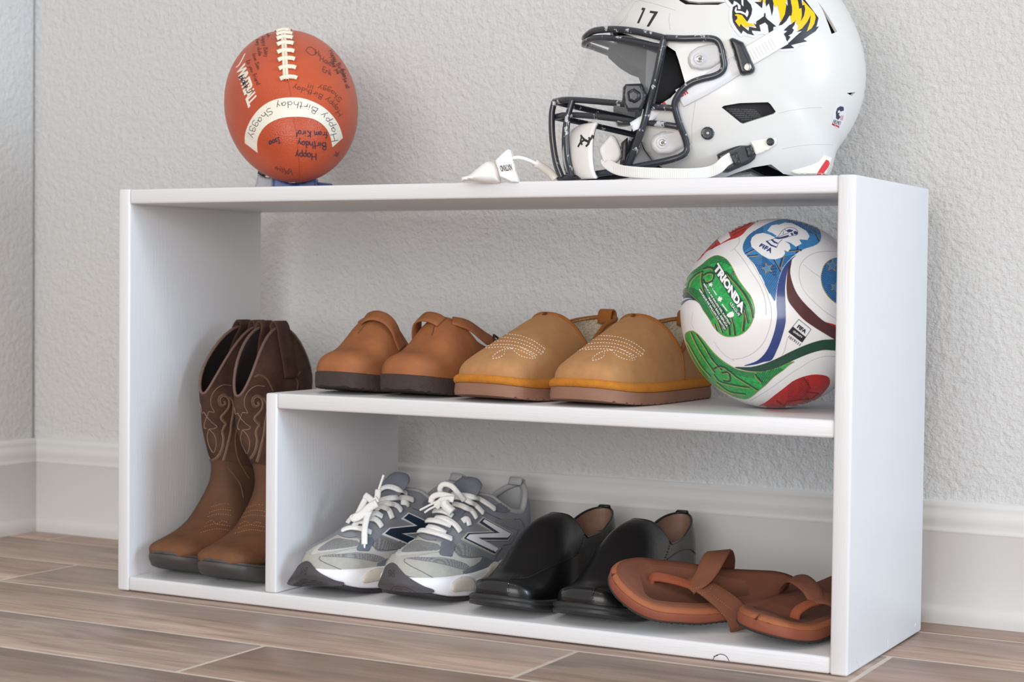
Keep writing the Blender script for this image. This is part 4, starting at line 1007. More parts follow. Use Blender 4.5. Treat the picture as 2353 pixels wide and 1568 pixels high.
def sneaker_marks(e, f, navy):
    kids = {o.name.split('.')[0]: o for o in e.children}
    U = Surf([kids['upper']]); A = Surf([kids['upper'], kids['midsole'], kids['outsole']])
    g = lambda L, n=None, sm=True: [f(C5(p)) for p in (cr2(L, n or len(L)*5, True) if sm else L)]
    go = lambda L, n=None: [f(C5(p)) for p in cr2(L, n or len(L)*5)]
    light = [(62, 1170), (70, 1080), (110, 1000), (200, 925), (290, 860), (400, 800), (500, 750), (600, 790), (760, 820), (760, 900), (700, 985), (860, 1005), (1000, 1050), (1080, 1092), (1010, 1140), (985, 1190), (960, 1222), (640, 1222), (500, 1215), (400, 1200), (340, 1190), (200, 1190)]
    decal('toe_overlay', U, g(light), M_SN_L, e, off=.0006, step=5, label='light grey suede toe overlay')
    band = [(890, 915), (960, 985), (1080, 1000), (1215, 988), (1180, 1035), (1080, 1092), (1000, 1050), (860, 1008), (700, 985), (600, 992), (500, 985), (600, 960), (730, 940), (860, 985), (880, 950)]
    decal('side_overlay', U, g(band), M_SN_BAND, e, off=.0009, step=5, label='pale leather side overlay')
    decal('mesh_frame', U, g([(245, 972), (290, 885), (370, 835), (480, 785), (610, 808), (738, 840), (742, 915), (600, 940), (440, 952), (330, 965)]), M_SN_BAND, e, off=.0010, step=5, label='pale frame round the toe mesh')
    for P in ([(312, 930), (372, 860), (480, 797), (600, 820), (722, 850), (728, 905), (600, 922), (450, 932)], [(905, 890), (925, 842), (970, 828), (1060, 872), (1150, 930), (1212, 975), (1080, 985), (970, 965), (915, 925)],
              [(365, 1002), (500, 990), (700, 1000), (880, 1018), (1000, 1052), (1062, 1092), (1030, 1122), (960, 1118), (820, 1080), (640, 1042), (450, 1015)]):
        decal('mesh_panel', U, g(P), M_MESH, e, off=.0014, step=5, label='grey mesh panel')
    decal('strap_overlay', U, g([(1215, 975), (1232, 985), (1330, 1025), (1290, 1080), (1200, 1150), (1082, 1198), (990, 1145), (1080, 1110), (1170, 1050)]), M_SN_D, e, off=.0012, step=5, label='slate suede side strap')
    decal('tab_overlay', U, g([(760, 825), (820, 815), (882, 828), (892, 900), (862, 972), (800, 978), (735, 960), (742, 890)]), M_SN_D, e, off=.0018, step=5)
    decal('mesh_panel', U, g([(1350, 575), (1450, 550), (1560, 562), (1640, 615), (1668, 680), (1560, 665), (1450, 625)]), M_MESH, e, off=.0006, step=5)
    No = [(1150, 602), (1217, 533), (1557, 718), (1494, 800), (1235, 804), (1414, 884), (1343, 964), (973, 785), (1042, 708), (1312, 693)]
    Nn = [(1174, 600), (1220, 550), (1537, 721), (1486, 788), (1180, 790), (1396, 887), (1342, 946), (1003, 780), (1050, 722), (1345, 708)]
    Ni = [(1206, 590), (1226, 566), (1522, 723), (1480, 765), (1152, 772), (1382, 890), (1345, 928), (1022, 778), (1058, 738), (1398, 715)]
    decal('emblem_patch', U, g([(x*1.0, y) for x, y in No], sm=False), M_SN_BAND if not navy else M_SN_N, e, off=.0016, step=5, label='pale outline of the N emblem')
    decal('emblem', U, g(Nn, sm=False), M_SN_NAVY, e, off=.0022, step=5, label='navy N emblem')
    if not navy: decal('emblem_face', U, g(Ni, sm=False), M_SN_N, e, off=.0028, step=5, label='white N emblem')
    decal_smooth('toe_guard', A, g([(190, 1046), (240, 1062), (290, 1118), (350, 1182), (440, 1245), (560, 1312), (668, 1352), (655, 1388), (500, 1385), (330, 1375), (190, 1362), (70, 1335), (40, 1305), (62, 1240), (100, 1150), (130, 1085)]), M_SN_GUARD, e, off=.0026, step=4, label='charcoal rubber toe guard')
    G = Surf([o for o in e.children if o.name.startswith('toe_guard')])
    lines_on('guard_letter', G, [[f(C5(p)) for p in L] for L in [[(165, 1200), (168, 1132), (182, 1130), (214, 1180), (212, 1128), (230, 1130), (226, 1208), (208, 1210), (182, 1160), (184, 1200), (165, 1200)], [(190, 1360), (210, 1322), (260, 1312), (340, 1322), (420, 1352), (480, 1385)], [(240, 1338), (330, 1345), (420, 1370)]]], M_SN_OUT, e, w=.0010, off=.0001, flat=.5, label='outlined N pressed into the guard')
    decal_smooth('foam_pod', A, g([(868, 1340), (885, 1270), (935, 1225), (1020, 1198), (1110, 1222), (1150, 1290), (1148, 1350), (1000, 1372), (900, 1378)]), M_SN_POD, e, off=.0010, step=4, bulge=.005, label='warm white foam pod')
    decal_smooth('foam_pod', A, g([(1300, 1070), (1345, 1035), (1400, 1045), (1425, 1100), (1390, 1160), (1320, 1190), (1180, 1250), (1160, 1235), (1260, 1160)]), M_SN_POD, e, off=.0008, step=4, bulge=.003, bpx=8)
    st = [[(350, 1005), (345, 1040), (420, 1090), (520, 1140), (660, 1215)], [(500, 750), (580, 790), (640, 800), (700, 795)], [(1250, 480), (1330, 520), (1420, 560)], [(1340, 400), (1400, 385), (1480, 400), (1500, 430), (1470, 470), (1390, 470), (1350, 450)], [(1335, 1030), (1380, 950), (1440, 880)], [(1440, 850), (1530, 830), (1600, 720), (1610, 680)], [(1570, 560), (1640, 560), (1690, 660)]]
    lines_on('stitching', U, [go(L) for L in st], M_SN_STITCH, e, w=.0007, off=.0010, flat=.6)
    # eyelet piece on the collar hump
    decal('eyelet_panel', U, g([(1350, 440), (1385, 390), (1450, 375), (1510, 400), (1530, 440), (1490, 480), (1400, 480)]), M_SN_D, e, off=.0014, step=4)
    return U
U2 = sneaker_marks(s2, lambda p: p, False)
U1 = sneaker_marks(s1, lambda p: tuple(np.array([p[0], p[1], 1.0])@AF), True)
def lace_on(e, surf, L, w=.0080, th=.0030, lift_=.001, fb=None):
    L = cr2(L, max(12, len(L)*6)); P = []; Nn = []
    for i, p in enumerate(L):
        h = surf.hit(*p); 
        if h[0] is None: continue
        t = i/(len(L)-1); arch = math.sin(PI*t)*.0025
        P.append(h[0]+h[1]*(lift_+arch)); Nn.append(h[1])
    if len(P) < 3: return None
    P = np.array(P); Nn = np.array(Nn)
    for _ in range(2): P[1:-1] = (P[:-2]+2*P[1:-1]+P[2:])/4; Nn[1:-1] = (Nn[:-2]+Nn[1:-1]+Nn[2:])/3
    return mk('lace', ribbon_raw(P, Nn, w, th), M_LACE, e, w=False)
def lace_free(e, pts, w=.0068, th=.0028, nm='lace', m=None, nrm=(.475*.9, -.88*.9, .3)):
    # pts: (px, py, world y): a loose piece standing off the shoe
    P = smooth_path([tuple(on_plane(a, b, (0, 1, 0), c)) for a, b, c in pts], max(14, len(pts)*6))
    inv = e.matrix_world.inverted(); P = [tuple(inv @ Vector(p)) for p in P]
    if nm == 'lace_tip': return mk(nm, tube_raw(P, w*.42, 8), m or M_LACE, e, w=False)
    return mk(nm, ribbon_raw(P, [nrm]*len(P), w, th), m or M_LACE, e, w=False)
def lt(e, raw):
    V, Fc = raw
# lace_on works in world space: re-parent through the inverse matrix
_lo = lace_on
def lace_on(e, surf, L, **k):
    o = _lo(e, surf, L, **k)
    if o is None: return
    inv = e.matrix_world.inverted()
    for v in o.data.vertices: v.co = inv @ v.co
    return o
T2 = Surf([o for o in s2.children if o.name.split('.')[0] in ('upper', 'tongue')]); T1 = Surf([o for o in s1.children if o.name.split('.')[0] in ('upper', 'tongue')])
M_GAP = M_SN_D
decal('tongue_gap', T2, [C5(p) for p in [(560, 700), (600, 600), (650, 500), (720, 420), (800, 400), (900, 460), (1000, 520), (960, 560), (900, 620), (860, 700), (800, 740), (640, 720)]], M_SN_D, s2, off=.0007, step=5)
for L in [[(495, 715), (560, 708), (700, 745), (800, 775), (862, 788)], [(615, 655), (700, 690), (800, 725)], [(555, 625), (620, 598), (720, 605), (860, 640)], [(700, 555), (800, 575), (900, 640), (962, 705)], [(615, 520), (700, 490), (800, 500), (880, 535)],
          [(890, 400), (980, 430), (1080, 485), (1138, 548)], [(910, 320), (1010, 350), (1120, 420), (1215, 492)], [(880, 290), (1000, 310), (1120, 335), (1250, 395), (1345, 448)], [(985, 588), (1025, 575), (1060, 630)]]:
    lace_on(s2, T2, [C5(p) for p in L])
def F(L, dec, y): return [dec(p)+(y if np.isscalar(y) else y[i],) for i, p in enumerate(L)]
lace_free(s2, F([(745, 260), (745, 200), (790, 165), (870, 185), (940, 260), (1010, 345)], C5, [.115, .113, .115, .118, .122, .130]))
lace_free(s2, F([(640, 370), (660, 310), (740, 280), (850, 300), (900, 320)], C5, .098), w=.0075)
lace_free(s2, F([(700, 420), (760, 350), (860, 330), (900, 340)], C5, .094), w=.0085)
lace_free(s2, F([(790, 345), (800, 400), (850, 450), (885, 480)], C5, .088), w=.0110, th=.006)
for L in ([(515, 455), (590, 415), (680, 370), (740, 340)], [(568, 482), (620, 445), (700, 405), (770, 370)]): lace_free(s2, F(L, C5, .092), w=.0034, th=.003, nm='lace_tip')
C4 = lambda p: (660+p[0]/5.228, 1080+p[1]/5.228)
for L in [[(668, 745), (760, 728), (880, 735), (1000, 762)], [(735, 655), (800, 610), (880, 590)], [(800, 700), (860, 655), (940, 645)], [(985, 600), (1060, 625), (1128, 690)], [(985, 560), (1060, 548), (1130, 570)], [(1050, 495), (1130, 465), (1200, 500), (1252, 590)], [(1100, 425), (1200, 425), (1300, 450), (1358, 498)], [(1100, 385), (1250, 360), (1400, 355), (1500, 370)], [(1360, 400), (1440, 425)], [(1110, 270), (1200, 235), (1300, 245), (1425, 300)]]:
    lace_on(s1, T1, [C4(p) for p in L])
lace_free(s1, F([(1095, 245), (1080, 340), (1020, 440), (965, 560), (935, 700), (930, 840), (930, 900)], C4, [.094, .088, .082, .074, .066, .060, .058]), w=.0078)
lace_free(s1, F([(1160, 62), (1130, 150), (1095, 255)], C4, [.098, .096, .094]), w=.0040, th=.0035, nm='lace_tip')
lace_free(s1, F([(932, 890), (918, 980), (902, 1055)], C4, [.058, .055, .052]), w=.0036, th=.0033, nm='lace_tip')
lace_free(s1, F([(1085, 400), (1000, 450), (900, 540), (812, 580), (800, 560)], C4, [.080, .078, .074, .070, .072]), w=.0110, th=.004)
lace_free(s1, F([(940, 310), (980, 340), (1040, 380), (1090, 350)], C4, [.086, .084, .082, .084]), w=.0085)
lace_free(s1, F([(960, 330), (920, 400), (880, 480), (840, 560)], C4, [.086, .084, .082, .080]), w=.0080)
# ------------------------------------------------------------------ football on its tee
def pebble(name, col, col2):
    m, nt, b = new_mat(name); N = nt.nodes; L = nt.links
    b.inputs['Roughness'].default_value = .38; b.inputs['Specular IOR Level'].default_value = .45
    tc = N.new('ShaderNodeTexCoord'); n = N.new('ShaderNodeTexNoise'); n.inputs['Scale'].default_value = 14; L.new(tc.outputs['Object'], n.inputs['Vector'])
    r = N.new('ShaderNodeValToRGB'); r.color_ramp.elements[0].position = .3; r.color_ramp.elements[0].color = srgb(*col2); r.color_ramp.elements[1].position = .7; r.color_ramp.elements[1].color = srgb(*col)
    L.new(n.outputs['Fac'], r.inputs['Fac']); L.new(r.outputs['Color'], b.inputs['Base Color'])
    v = N.new('ShaderNodeTexVoronoi'); v.inputs['Scale'].default_value = 470; v.inputs['Randomness'].default_value = .85; L.new(tc.outputs['Object'], v.inputs['Vector'])
    bp = N.new('ShaderNodeBump'); bp.inputs['Strength'].default_value = .55; bp.inputs['Distance'].default_value = .0007; bp.invert = True
    L.new(v.outputs['Distance'], bp.inputs['Height']); L.new(bp.outputs[0], b.inputs['Normal']); return m
M_FB = pebble('pebbled_rust_leather', (192, 82, 46), (174, 70, 38)); M_FB_W = pebble('pebbled_white_stripe', (232, 226, 212), (224, 218, 204))
M_FB_LACE = mat('cream_lacing', (228, 220, 200), rough=.5); M_INK = mat('navy_marker_ink', (42, 40, 62), rough=.5); M_INK2 = mat('faded_marker_ink', (92, 54, 48), rough=.6)
M_FB_SEAM = mat('rust_seam', (160, 58, 32), rough=.5)
M_TEE_B = mat('blue_plastic', (62, 88, 148), rough=.35); M_TEE_G = mat('grey_plastic', (158, 162, 170), rough=.4)
fc = on_plane(669, 242, (0, 1, 0), .145); dist = np.linalg.norm(fc-CAM); vd = (fc-CAM)/dist
tilt = math.radians(27); dn = -UP*.985+RT*.17; dn /= np.linalg.norm(dn); dn = dn-(dn@vd)*vd; dn /= np.linalg.norm(dn)
ax = -vd*math.cos(tilt)+dn*math.sin(tilt)                       # nose towards the lens and down
bR = 149.5/F_PX*dist; aR = .140
fe = empty('football', tuple(fc), 0, 'rust brown signed football with white laces standing on a blue tee', 'football')
T0 = np.cross(ax, (0, 0, 1.0)); T0 /= np.linalg.norm(T0); T1_ = np.cross(T0, ax)      # T0 sideways, T1_ towards the laces
V = []; Fc = []; NU, NVv = 72, 96
for i in range(NU+1):
    a = PI*i/NU; x = -math.cos(a); r = bR*(max(0, 1-abs(x)**2.05))**.5; x *= aR*(1+.02*abs(x)**6)
    for k in range(NVv):
        p = 2*PI*k/NVv; seam = 0
        for s_ in range(4):
            d_ = abs((p-PI/2-s_*PI/2+PI) % (2*PI)-PI); seam = max(seam, 1-d_/.022)
        rr = r-max(0, seam)*.0008*min(1, r/.03); q = ax*x+T0*rr*math.cos(p)+T1_*rr*math.sin(p); V.append(q)
for i in range(NU):
    for k in range(NVv): l = (k+1) % NVv; Fc.append((i*NVv+k, i*NVv+l, (i+1)*NVv+l, (i+1)*NVv+k))
mk('leather_shell', (V, Fc), M_FB, fe)
FB = Surf(list(fe.children))
fz = lambda p: (480+p[0]/3.825, 40+p[1]/3.825)
outer = [(318, 1105), (320, 1030), (345, 950), (390, 870), (450, 800), (530, 745), (620, 715), (720, 705), (820, 712), (920, 745), (1010, 795), (1080, 860), (1130, 930), (1160, 1000), (1175, 1060)]
inner = [(1085, 1140), (1070, 1060), (1040, 990), (990, 935), (920, 895), (840, 878), (740, 875), (640, 885), (560, 915), (500, 955), (455, 1010), (430, 1070), (425, 1140), (430, 1190)]
decal('white_stripe', FB, [fz(p) for p in list(cr2(outer, 60))+list(cr2(inner, 60))], M_FB_W, fe, off=.0005, step=4, label='white half-ring stripe with handwriting')
for nm, x0, x1 in (('lace_strip', 665, 690), ('lace_strip', 642, 668)):
    lines_on('lacing', FB, [[fz(p) for p in [(x0, 118), (x0+8, 250), (x0+16, 400), (x0+22, 530), (x0+26, 556)]]], M_FB_LACE, fe, w=.0042, off=.0018, flat=.7, label='cream lacing')
for y0, xa, xb in ((131, 590, 728), (158, 592, 735), (194, 595, 738), (243, 601, 744), (310, 604, 749), (378, 610, 754), (452, 618, 763), (540, 628, 772)):
    lines_on('lace_bar', FB, [[fz(p) for p in [(xa, y0+14), (xa+22, y0+2), ((xa+xb)/2, y0-8), (xb-20, y0-4), (xb, y0+5)]]], M_FB_LACE, fe, w=.0044 if y0 > 180 else .0034, off=.0036, flat=.9)
lines_on('seam', FB, [[fz(p) for p in [(700, 560), (712, 640), (722, 705)]], [fz(p) for p in [(742, 880), (765, 1000), (780, 1150), (795, 1300), (800, 1425)]]], M_FB_SEAM, fe, w=.0016, off=-.0002, flat=.3)
text_on('lettering', FB, 'WNTBALL', [(543, 160), (571, 249), (592, 227), (563, 145)], M_FB_W, fe, off=.0006, bold=.035, space=.9, label='printed white capital letters')
lines_on('lettering', FB, [cr2([(563, 124), (556, 138), (549, 150), (543, 155)], 14)], M_FB_W, fe, w=.0018, off=.0005, flat=.3)
ink = hand_arc('Happy Birthday Shaggy', [(776, 322), (766, 288), (744, 260), (714, 242), (680, 234), (642, 237), (608, 257), (584, 288), (574, 318)], 15, side=1)
ink += hand('Happy', (726, 352), (-1, -.02), (.05, 1), 16)+hand('Birthday', (748, 328), (-1, -.08), (.1, 1), 16)+hand("from Kira!", (752, 303), (-1, -.05), (0, 1), 15)+hand('Isaac', (642, 315), (-.85, .35), (.2, .95), 14)
lines_on('handwriting', FB, ink, M_INK, fe, w=.0012, off=.0006, flat=.3, label='navy handwritten birthday wishes')
i2 = hand_arc('Happy Birthday', [(787, 262), (770, 240), (745, 220), (710, 205), (672, 196)], 12, side=1)+hand_arc('Shaggy !!!', [(786, 228), (765, 208), (735, 198), (706, 190)], 11, side=1)
i2 += hand('Haidt', (735, 140), (.93, .42), (.1, -1), 13)+hand('Erik', (742, 165), (.92, .40), (.1, -1), 12)+hand('Hi', (724, 125), (.93, .42), (.1, -1), 12)
i2 += [cr2([(703, 115), (708, 109), (718, 110), (727, 122), (716, 127), (706, 120), (703, 115)], 20)]
i2 += hand('Happy Birthday', (755, 118), (.50, .87), (.85, -.5), 10)+hand('from us all', (784, 160), (.25, .97), (.95, -.2), 9)+hand('Your pal', (760, 140), (.45, .9), (.85, -.5), 9)
i2 += hand('Pat', (672, 402), (-.9, -.2), (-.3, -1), 13)+hand('Erin', (650, 395), (-.9, -.35), (-.3, -1), 11)+hand('Jill', (780, 350), (-.35, .9), (-.9, -.3), 9)
i2 += hand('hey dude', (588, 92), (.18, .98), (.98, -.2), 9)+hand('Happy Bday', (600, 80), (.18, .98), (.98, -.2), 9)+hand('to you friend', (566, 140), (.40, .92), (.92, -.4), 10)+hand('love Sam', (580, 125), (.30, .95), (.95, -.3), 9)+hand('Noah', (612, 70), (.1, .99), (.99, -.1), 8)
lines_on('handwriting', FB, i2, M_INK2, fe, w=.0009, off=.0004, flat=.3, label='faded handwriting across the leather')
lines_on('handwriting', FB, hand('blake J', (551, 178), (.45, .89), (.85, -.45), 13), M_INK, fe, w=.0012, off=.0012, flat=.3)
# the tee: a blue saddle block with grey back legs
te = empty('kicking_tee', (fc[0], .145, H), 0, 'small blue and grey plastic kicking tee under the football', 'tee')
nl = np.array([.475, -.88, 0.0]); pd = float(nl@np.array([fc[0], .145, 0]))
def slab_raw(poly, n, d0, thick, round_px, step=4.0, front_only=False, d1=None, both=False):
    # a rounded plate: its outline lies in the plane n.x = d0, its face bulges by 'thick' towards the room
    P2, F2 = tri_region(poly, (), step); B = resample(poly, 1.5); B = np.array(B)
    V = []; m = len(P2)
    dd = [float(np.min(np.hypot(B[:, 0]-p[0], B[:, 1]-p[1]))) for p in P2]
    for p, d in zip(P2, dd):
        t = min(1, d/round_px); f = math.sqrt(max(0, 1-(1-t)**2)); V.append(on_plane(p[0], p[1], n, d0+thick*f))
    Fc = []
    for f in F2:
        a, b, c = V[f[0]], V[f[1]], V[f[2]]
        if np.cross(b-a, c-a)@(CAM-a) < 0: f = f[::-1]
        Fc.append(tuple(f))
    back = d1 if d1 is not None else d0-.0005
    for p, d, v in zip(P2, dd, list(V)):
        t = min(1, d/round_px); f = math.sqrt(max(0, 1-(1-t)**2)); k = back-(thick*f if both else 0)
        q = on_plane(p[0], p[1], n, d0); V.append(q+np.asarray(n)*(k-d0))
    for f in list(Fc): Fc.append(tuple(i+m for i in f[::-1]))
    cnt = {}
    for f in Fc[:len(Fc)//2]:
        for i in range(3): cnt[(f[i], f[(i+1) % 3])] = 1
    for (a, b) in list(cnt):
        if (b, a) not in cnt: Fc.append((b, a, a+m, b+m))
    return V, Fc
def slab(name, poly, n, d0, thick, mat_, parent, round_px=4, step=4.0, label=None, d1=None, both=False):
    V, Fc = slab_raw(poly, n, d0, thick, round_px, step, False, d1, both)
    o = mesh(name, V, Fc, mat_, parent, True, True, auto=50)
    if label: o['label'] = label
    return o
tz = lambda p: (560+p[0]/11.765, 370+p[1]/11.765)
slab('front_block', [tz(p) for p in [(770, 850), (815, 440), (860, 425), (940, 455)]+list(map(tuple, cr2([(1000, 500), (1100, 545), (1250, 595), (1400, 605), (1560, 585), (1700, 530), (1800, 465)], 24)))+[(1880, 435), (1930, 460), (1990, 850)]], nl, pd+.022, .004, M_TEE_B, te, 3, 4, 'blue front block with a curved saddle', d1=pd-.012)
slab('back_leg', [tz(p) for p in [(240, 850), (350, 560), (380, 340), (540, 430), (700, 445), (815, 430), (790, 850)]], nl, pd+.008, .004, M_TEE_G, te, 3, 4, 'grey plastic leg', d1=pd-.020)
slab('upright', [tz(p) for p in [(375, 345), (395, 205), (470, 250), (560, 320), (540, 430), (440, 390)]], nl, pd+.004, .003, mat('dark_plastic', (50, 58, 72), rough=.3), te, 3, 4, 'dark plastic upright', d1=pd-.012)
# hidden side of the tee, so that it carries the ball from every side
box('rear_block', (-.036, .012, 0), (.036, .050, .0145), M_TEE_B, te, bev=.003)
# ------------------------------------------------------------------ soccer ball
M_SB = mat('glossy_white_panel', (232, 232, 234), rough=.30, coat=.4, crough=.1, bump=.05, bscale=900)
M_GREEN = mat('leaf_green_print', (44, 176, 88), rough=.25, coat=.4, col2=(30, 140, 66), vscale=260, contrast=.4)
M_GREEN_D = mat('dark_green_print', (24, 70, 52), rough=.25, coat=.4)
M_BLUE = mat('sky_blue_print', (66, 142, 198), rough=.25, coat=.4, col2=(52, 122, 180), vscale=200)
M_BLUE_D = mat('deep_blue_print', (24, 62, 116), rough=.25, coat=.4)
M_NAVY = mat('navy_band', (42, 62, 124), rough=.22, coat=.5)
M_MAROON = mat('maroon_band', (82, 42, 44), rough=.22, coat=.5)
M_RED = mat('red_print', (196, 36, 34), rough=.25, coat=.4, col2=(168, 30, 30), vscale=200)
M_RED_D = mat('dark_red_print', (120, 22, 26), rough=.25, coat=.4)
M_GOLD = mat('gold_line', (164, 142, 84), rough=.35)
M_WPRINT = mat('white_print', (236, 236, 238), rough=.3, coat=.3)
M_KPRINT = mat('black_print', (34, 36, 46), rough=.3, coat=.3)
M_GROOVE = mat('soft_groove', (196, 196, 200), rough=.35, coat=.3)
bc = on_plane(1782, 721, (0, 1, 0), .1305); sR = .1095
bc[2] = ZM+sR+.0003; sd_ = ray(1782, 721); bc = np.array([bc[0], bc[1], bc[2]])
be = empty('soccer_ball', tuple(bc), 0, 'white soccer ball with green, blue and red printed panels by the side panel', 'soccer ball')
V = []; Fc = []
for i in range(73):
    a = PI*i/72
    for k in range(128): p = 2*PI*k/128; V.append((sR*math.sin(a)*math.cos(p), sR*math.sin(a)*math.sin(p), sR*math.cos(a)))
for i in range(72):
    for k in range(128): l = (k+1) % 128; Fc.append((i*128+k, (i+1)*128+k, (i+1)*128+l, i*128+l))
mk('shell', (V, Fc), M_SB, be)
SB = Surf(list(be.children))
q = lambda p: (1540+p[0]/3.267, 480+p[1]/3.267); qq = lambda L, n=None: [q(p) for p in cr2(L, n or len(L)*6, True)]
leafA = [(355, 352), (405, 368), (440, 400), (470, 450), (510, 530), (560, 600), (605, 660), (632, 740), (630, 800), (605, 870), (560, 925), (500, 955), (430, 960), (380, 940), (330, 890), (290, 820), (255, 770), (220, 710), (180, 665), (135, 625), (92, 612), (120, 540), (160, 480), (225, 430), (300, 370)]
leafB = [(160, 917), (200, 935), (250, 985), (310, 1060), (370, 1120), (440, 1170), (520, 1210), (620, 1225), (700, 1220), (800, 1195), (880, 1160), (930, 1148), (890, 1175), (850, 1210), (780, 1260), (720, 1320), (660, 1370), (610, 1410), (560, 1428), (480, 1410), (400, 1370), (320, 1320), (260, 1260), (200, 1180), (150, 1090), (120, 1000), (115, 940)]
leafC = [(545, 290), (560, 240), (600, 190), (680, 140), (760, 100), (850, 80), (950, 82), (1050, 105), (1110, 150), (1133, 200), (1120, 250), (1080, 278), (1000, 305), (930, 350), (880, 400), (840, 455), (812, 540), (797, 620), (785, 695), (750, 640), (710, 560), (680, 500), (640, 430), (590, 370), (555, 330)]
leafD = [(1340, 360), (1250, 368), (1200, 385), (1160, 420), (1140, 470), (1132, 520), (1145, 590), (1180, 650), (1220, 690), (1260, 710), (1340, 700), (1380, 540)]
leafE = [(1192, 1270), (1150, 1250), (1080, 1245), (1010, 1258), (950, 1280), (900, 1310), (850, 1350), (790, 1395), (720, 1450), (662, 1482), (700, 1494), (800, 1503), (870, 1503), (950, 1488), (1040, 1460), (1110, 1420), (1160, 1370), (1195, 1320)]
leafF = [(675, 82), (600, 98), (540, 120), (470, 146), (400, 190), (345, 235), (296, 285), (246, 340), (200, 395), (230, 372), (270, 325), (320, 298), (370, 272), (440, 238), (500, 218), (545, 190), (580, 152), (630, 112)]
for nm, L, m in (('green_panel', leafA, M_GREEN), ('green_panel', leafB, M_GREEN), ('blue_panel', leafC, M_BLUE), ('blue_panel', leafD, M_BLUE), ('red_panel', leafE, M_RED), ('red_panel', leafF, M_RED)):
    decal(nm, SB, qq(L), m, be, off=.0003, step=5)
def clip_lines(Ls, poly, holes=()):
    out = []
    for L in Ls:
        R = []; cur = []
        for a, b in zip(L[:-1], L[1:]):
            k = max(1, int(math.hypot(b[0]-a[0], b[1]-a[1])/5))
            R += [(a[0]+(b[0]-a[0])*j/k, a[1]+(b[1]-a[1])*j/k) for j in range(k)]
        R.append(L[-1])
        for p in R:
            if inside(p, poly) and not any(inside(p, h) for h in holes): cur.append(p)
            else:
                if len(cur) > 2: out.append(cur)
                cur = []
        if len(cur) > 2: out.append(cur)
    return [[q(p) for p in l] for l in out]
def offs(L, d):
    L = np.array(cr2(L, 30)); T = np.gradient(L, axis=0); T /= np.linalg.norm(T, axis=1)[:, None]+1e-9; return [tuple(p) for p in L+np.stack([-T[:, 1], T[:, 0]], -1)*d]
PL = lambda L: [tuple(p) for p in cr2(L, len(L)*8, True)]
A_, B_, C_, D_, E_, F_ = map(PL, (leafA, leafB, leafC, leafD, leafE, leafF))
blob = [(605, 250), (615, 220), (645, 195), (700, 185), (745, 198), (790, 222), (800, 205), (770, 185), (730, 168), (760, 130), (800, 122), (815, 125), (860, 108), (910, 112), (960, 135), (985, 150), (1020, 170), (1045, 210), (1030, 235), (980, 232), (965, 232), (985, 265), (945, 287), (905, 258), (850, 240), (895, 270), (903, 300), (885, 325), (855, 312), (862, 340), (840, 368), (790, 382), (740, 378), (690, 352), (650, 320), (612, 288)]
Gd = []
for k in range(7): Gd.append(offs([(150, 480), (240, 440), (330, 390), (430, 400), (520, 470)], -35+11*k-20))
for k in range(6): Gd.append(offs([(90, 640), (170, 640), (230, 730), (290, 840)], 6-9*k))
for k in range(5): Gd.append([(440+k*9, 520-k*4), (475+k*10, 470-k*2), (520+k*8, 520)])
lines_on('green_stripes', SB, clip_lines(Gd, A_), M_GREEN_D, be, w=.0013, off=.0004, flat=.15, label='dark green stripes')
gA = [[(250, 450), (300, 440), (350, 460), (420, 480), (480, 540), (560, 640), (610, 740), (625, 830)], [(440, 560), (500, 640), (560, 740), (590, 860)], [(130, 600), (150, 540), (200, 490), (245, 470)], [(245, 470), (240, 540), (260, 620), (300, 720), (360, 830), (400, 930)], [(250, 500), (290, 480), (330, 490), (320, 540), (270, 560), (250, 530)], [(330, 700), (400, 760), (440, 850), (450, 950)], [(460, 790), (480, 870), (490, 950)], [(540, 700), (560, 800), (550, 920)], [(340, 860), (360, 920)]]
lines_on('green_bands', SB, clip_lines([cr2(l, 40) for l in gA], A_), M_GREEN_D, be, w=.0042, off=.0005, flat=.08, label='dark green curved bands')
lines_on('gold_lines', SB, clip_lines([offs(l, 12) for l in gA], A_), M_GOLD, be, w=.0011, off=.0006, flat=.15)
gB = [[(125, 980), (180, 1080), (240, 1180), (310, 1260)], [(160, 925), (210, 1030), (270, 1130), (340, 1230)], [(200, 940), (260, 1030), (320, 1130), (390, 1210)], [(330, 1200), (380, 1180), (440, 1210), (500, 1260), (580, 1310), (660, 1360)], [(330, 1240), (370, 1290), (430, 1310), (530, 1330), (600, 1340)], [(390, 1230), (440, 1230), (450, 1290), (400, 1290)], [(640, 1240), (660, 1270), (690, 1300)], [(350, 1300), (450, 1370), (570, 1390)]]
lines_on('green_bands', SB, clip_lines([cr2(l, 40) for l in gB], B_), M_GREEN_D, be, w=.0036, off=.0005, flat=.08)
lines_on('gold_lines', SB, clip_lines([offs(l, 11) for l in gB], B_), M_GOLD, be, w=.0011, off=.0006, flat=.15)
lines_on('green_stripes', SB, clip_lines([[(640+13*k, 1200), (700+13*k, 1330)] for k in range(20)]+[offs([(300, 1060), (400, 1150), (500, 1200), (640, 1230)], 10+10*k) for k in range(4)], B_), M_GREEN_D, be, w=.0012, off=.0004, flat=.15)
bl = [[(500, 300+12*k), (590, 230+12*k), (700, 130+12*k)] for k in range(-3, 6)]+[[(560, 390+12*k), (690, 375+12*k), (800, 470+12*k)] for k in range(-2, 5)]+[[(640+13*k, 420), (780+13*k, 700)] for k in range(-2, 14)]+[[(840, 400+11*k), (940, 380+11*k), (960, 300+11*k)] for k in range(-3, 5)]+[[(880+13*k, 80), (900+13*k, 190)] for k in range(0, 22)]+[[(700+9*k, 90+14*k*0), (1000, 60+0*k)] for k in range(0)]
lines_on('blue_stripes', SB, clip_lines(bl, C_, (blob,)), M_BLUE_D, be, w=.0012, off=.0004, flat=.15, label='deep blue stripes')
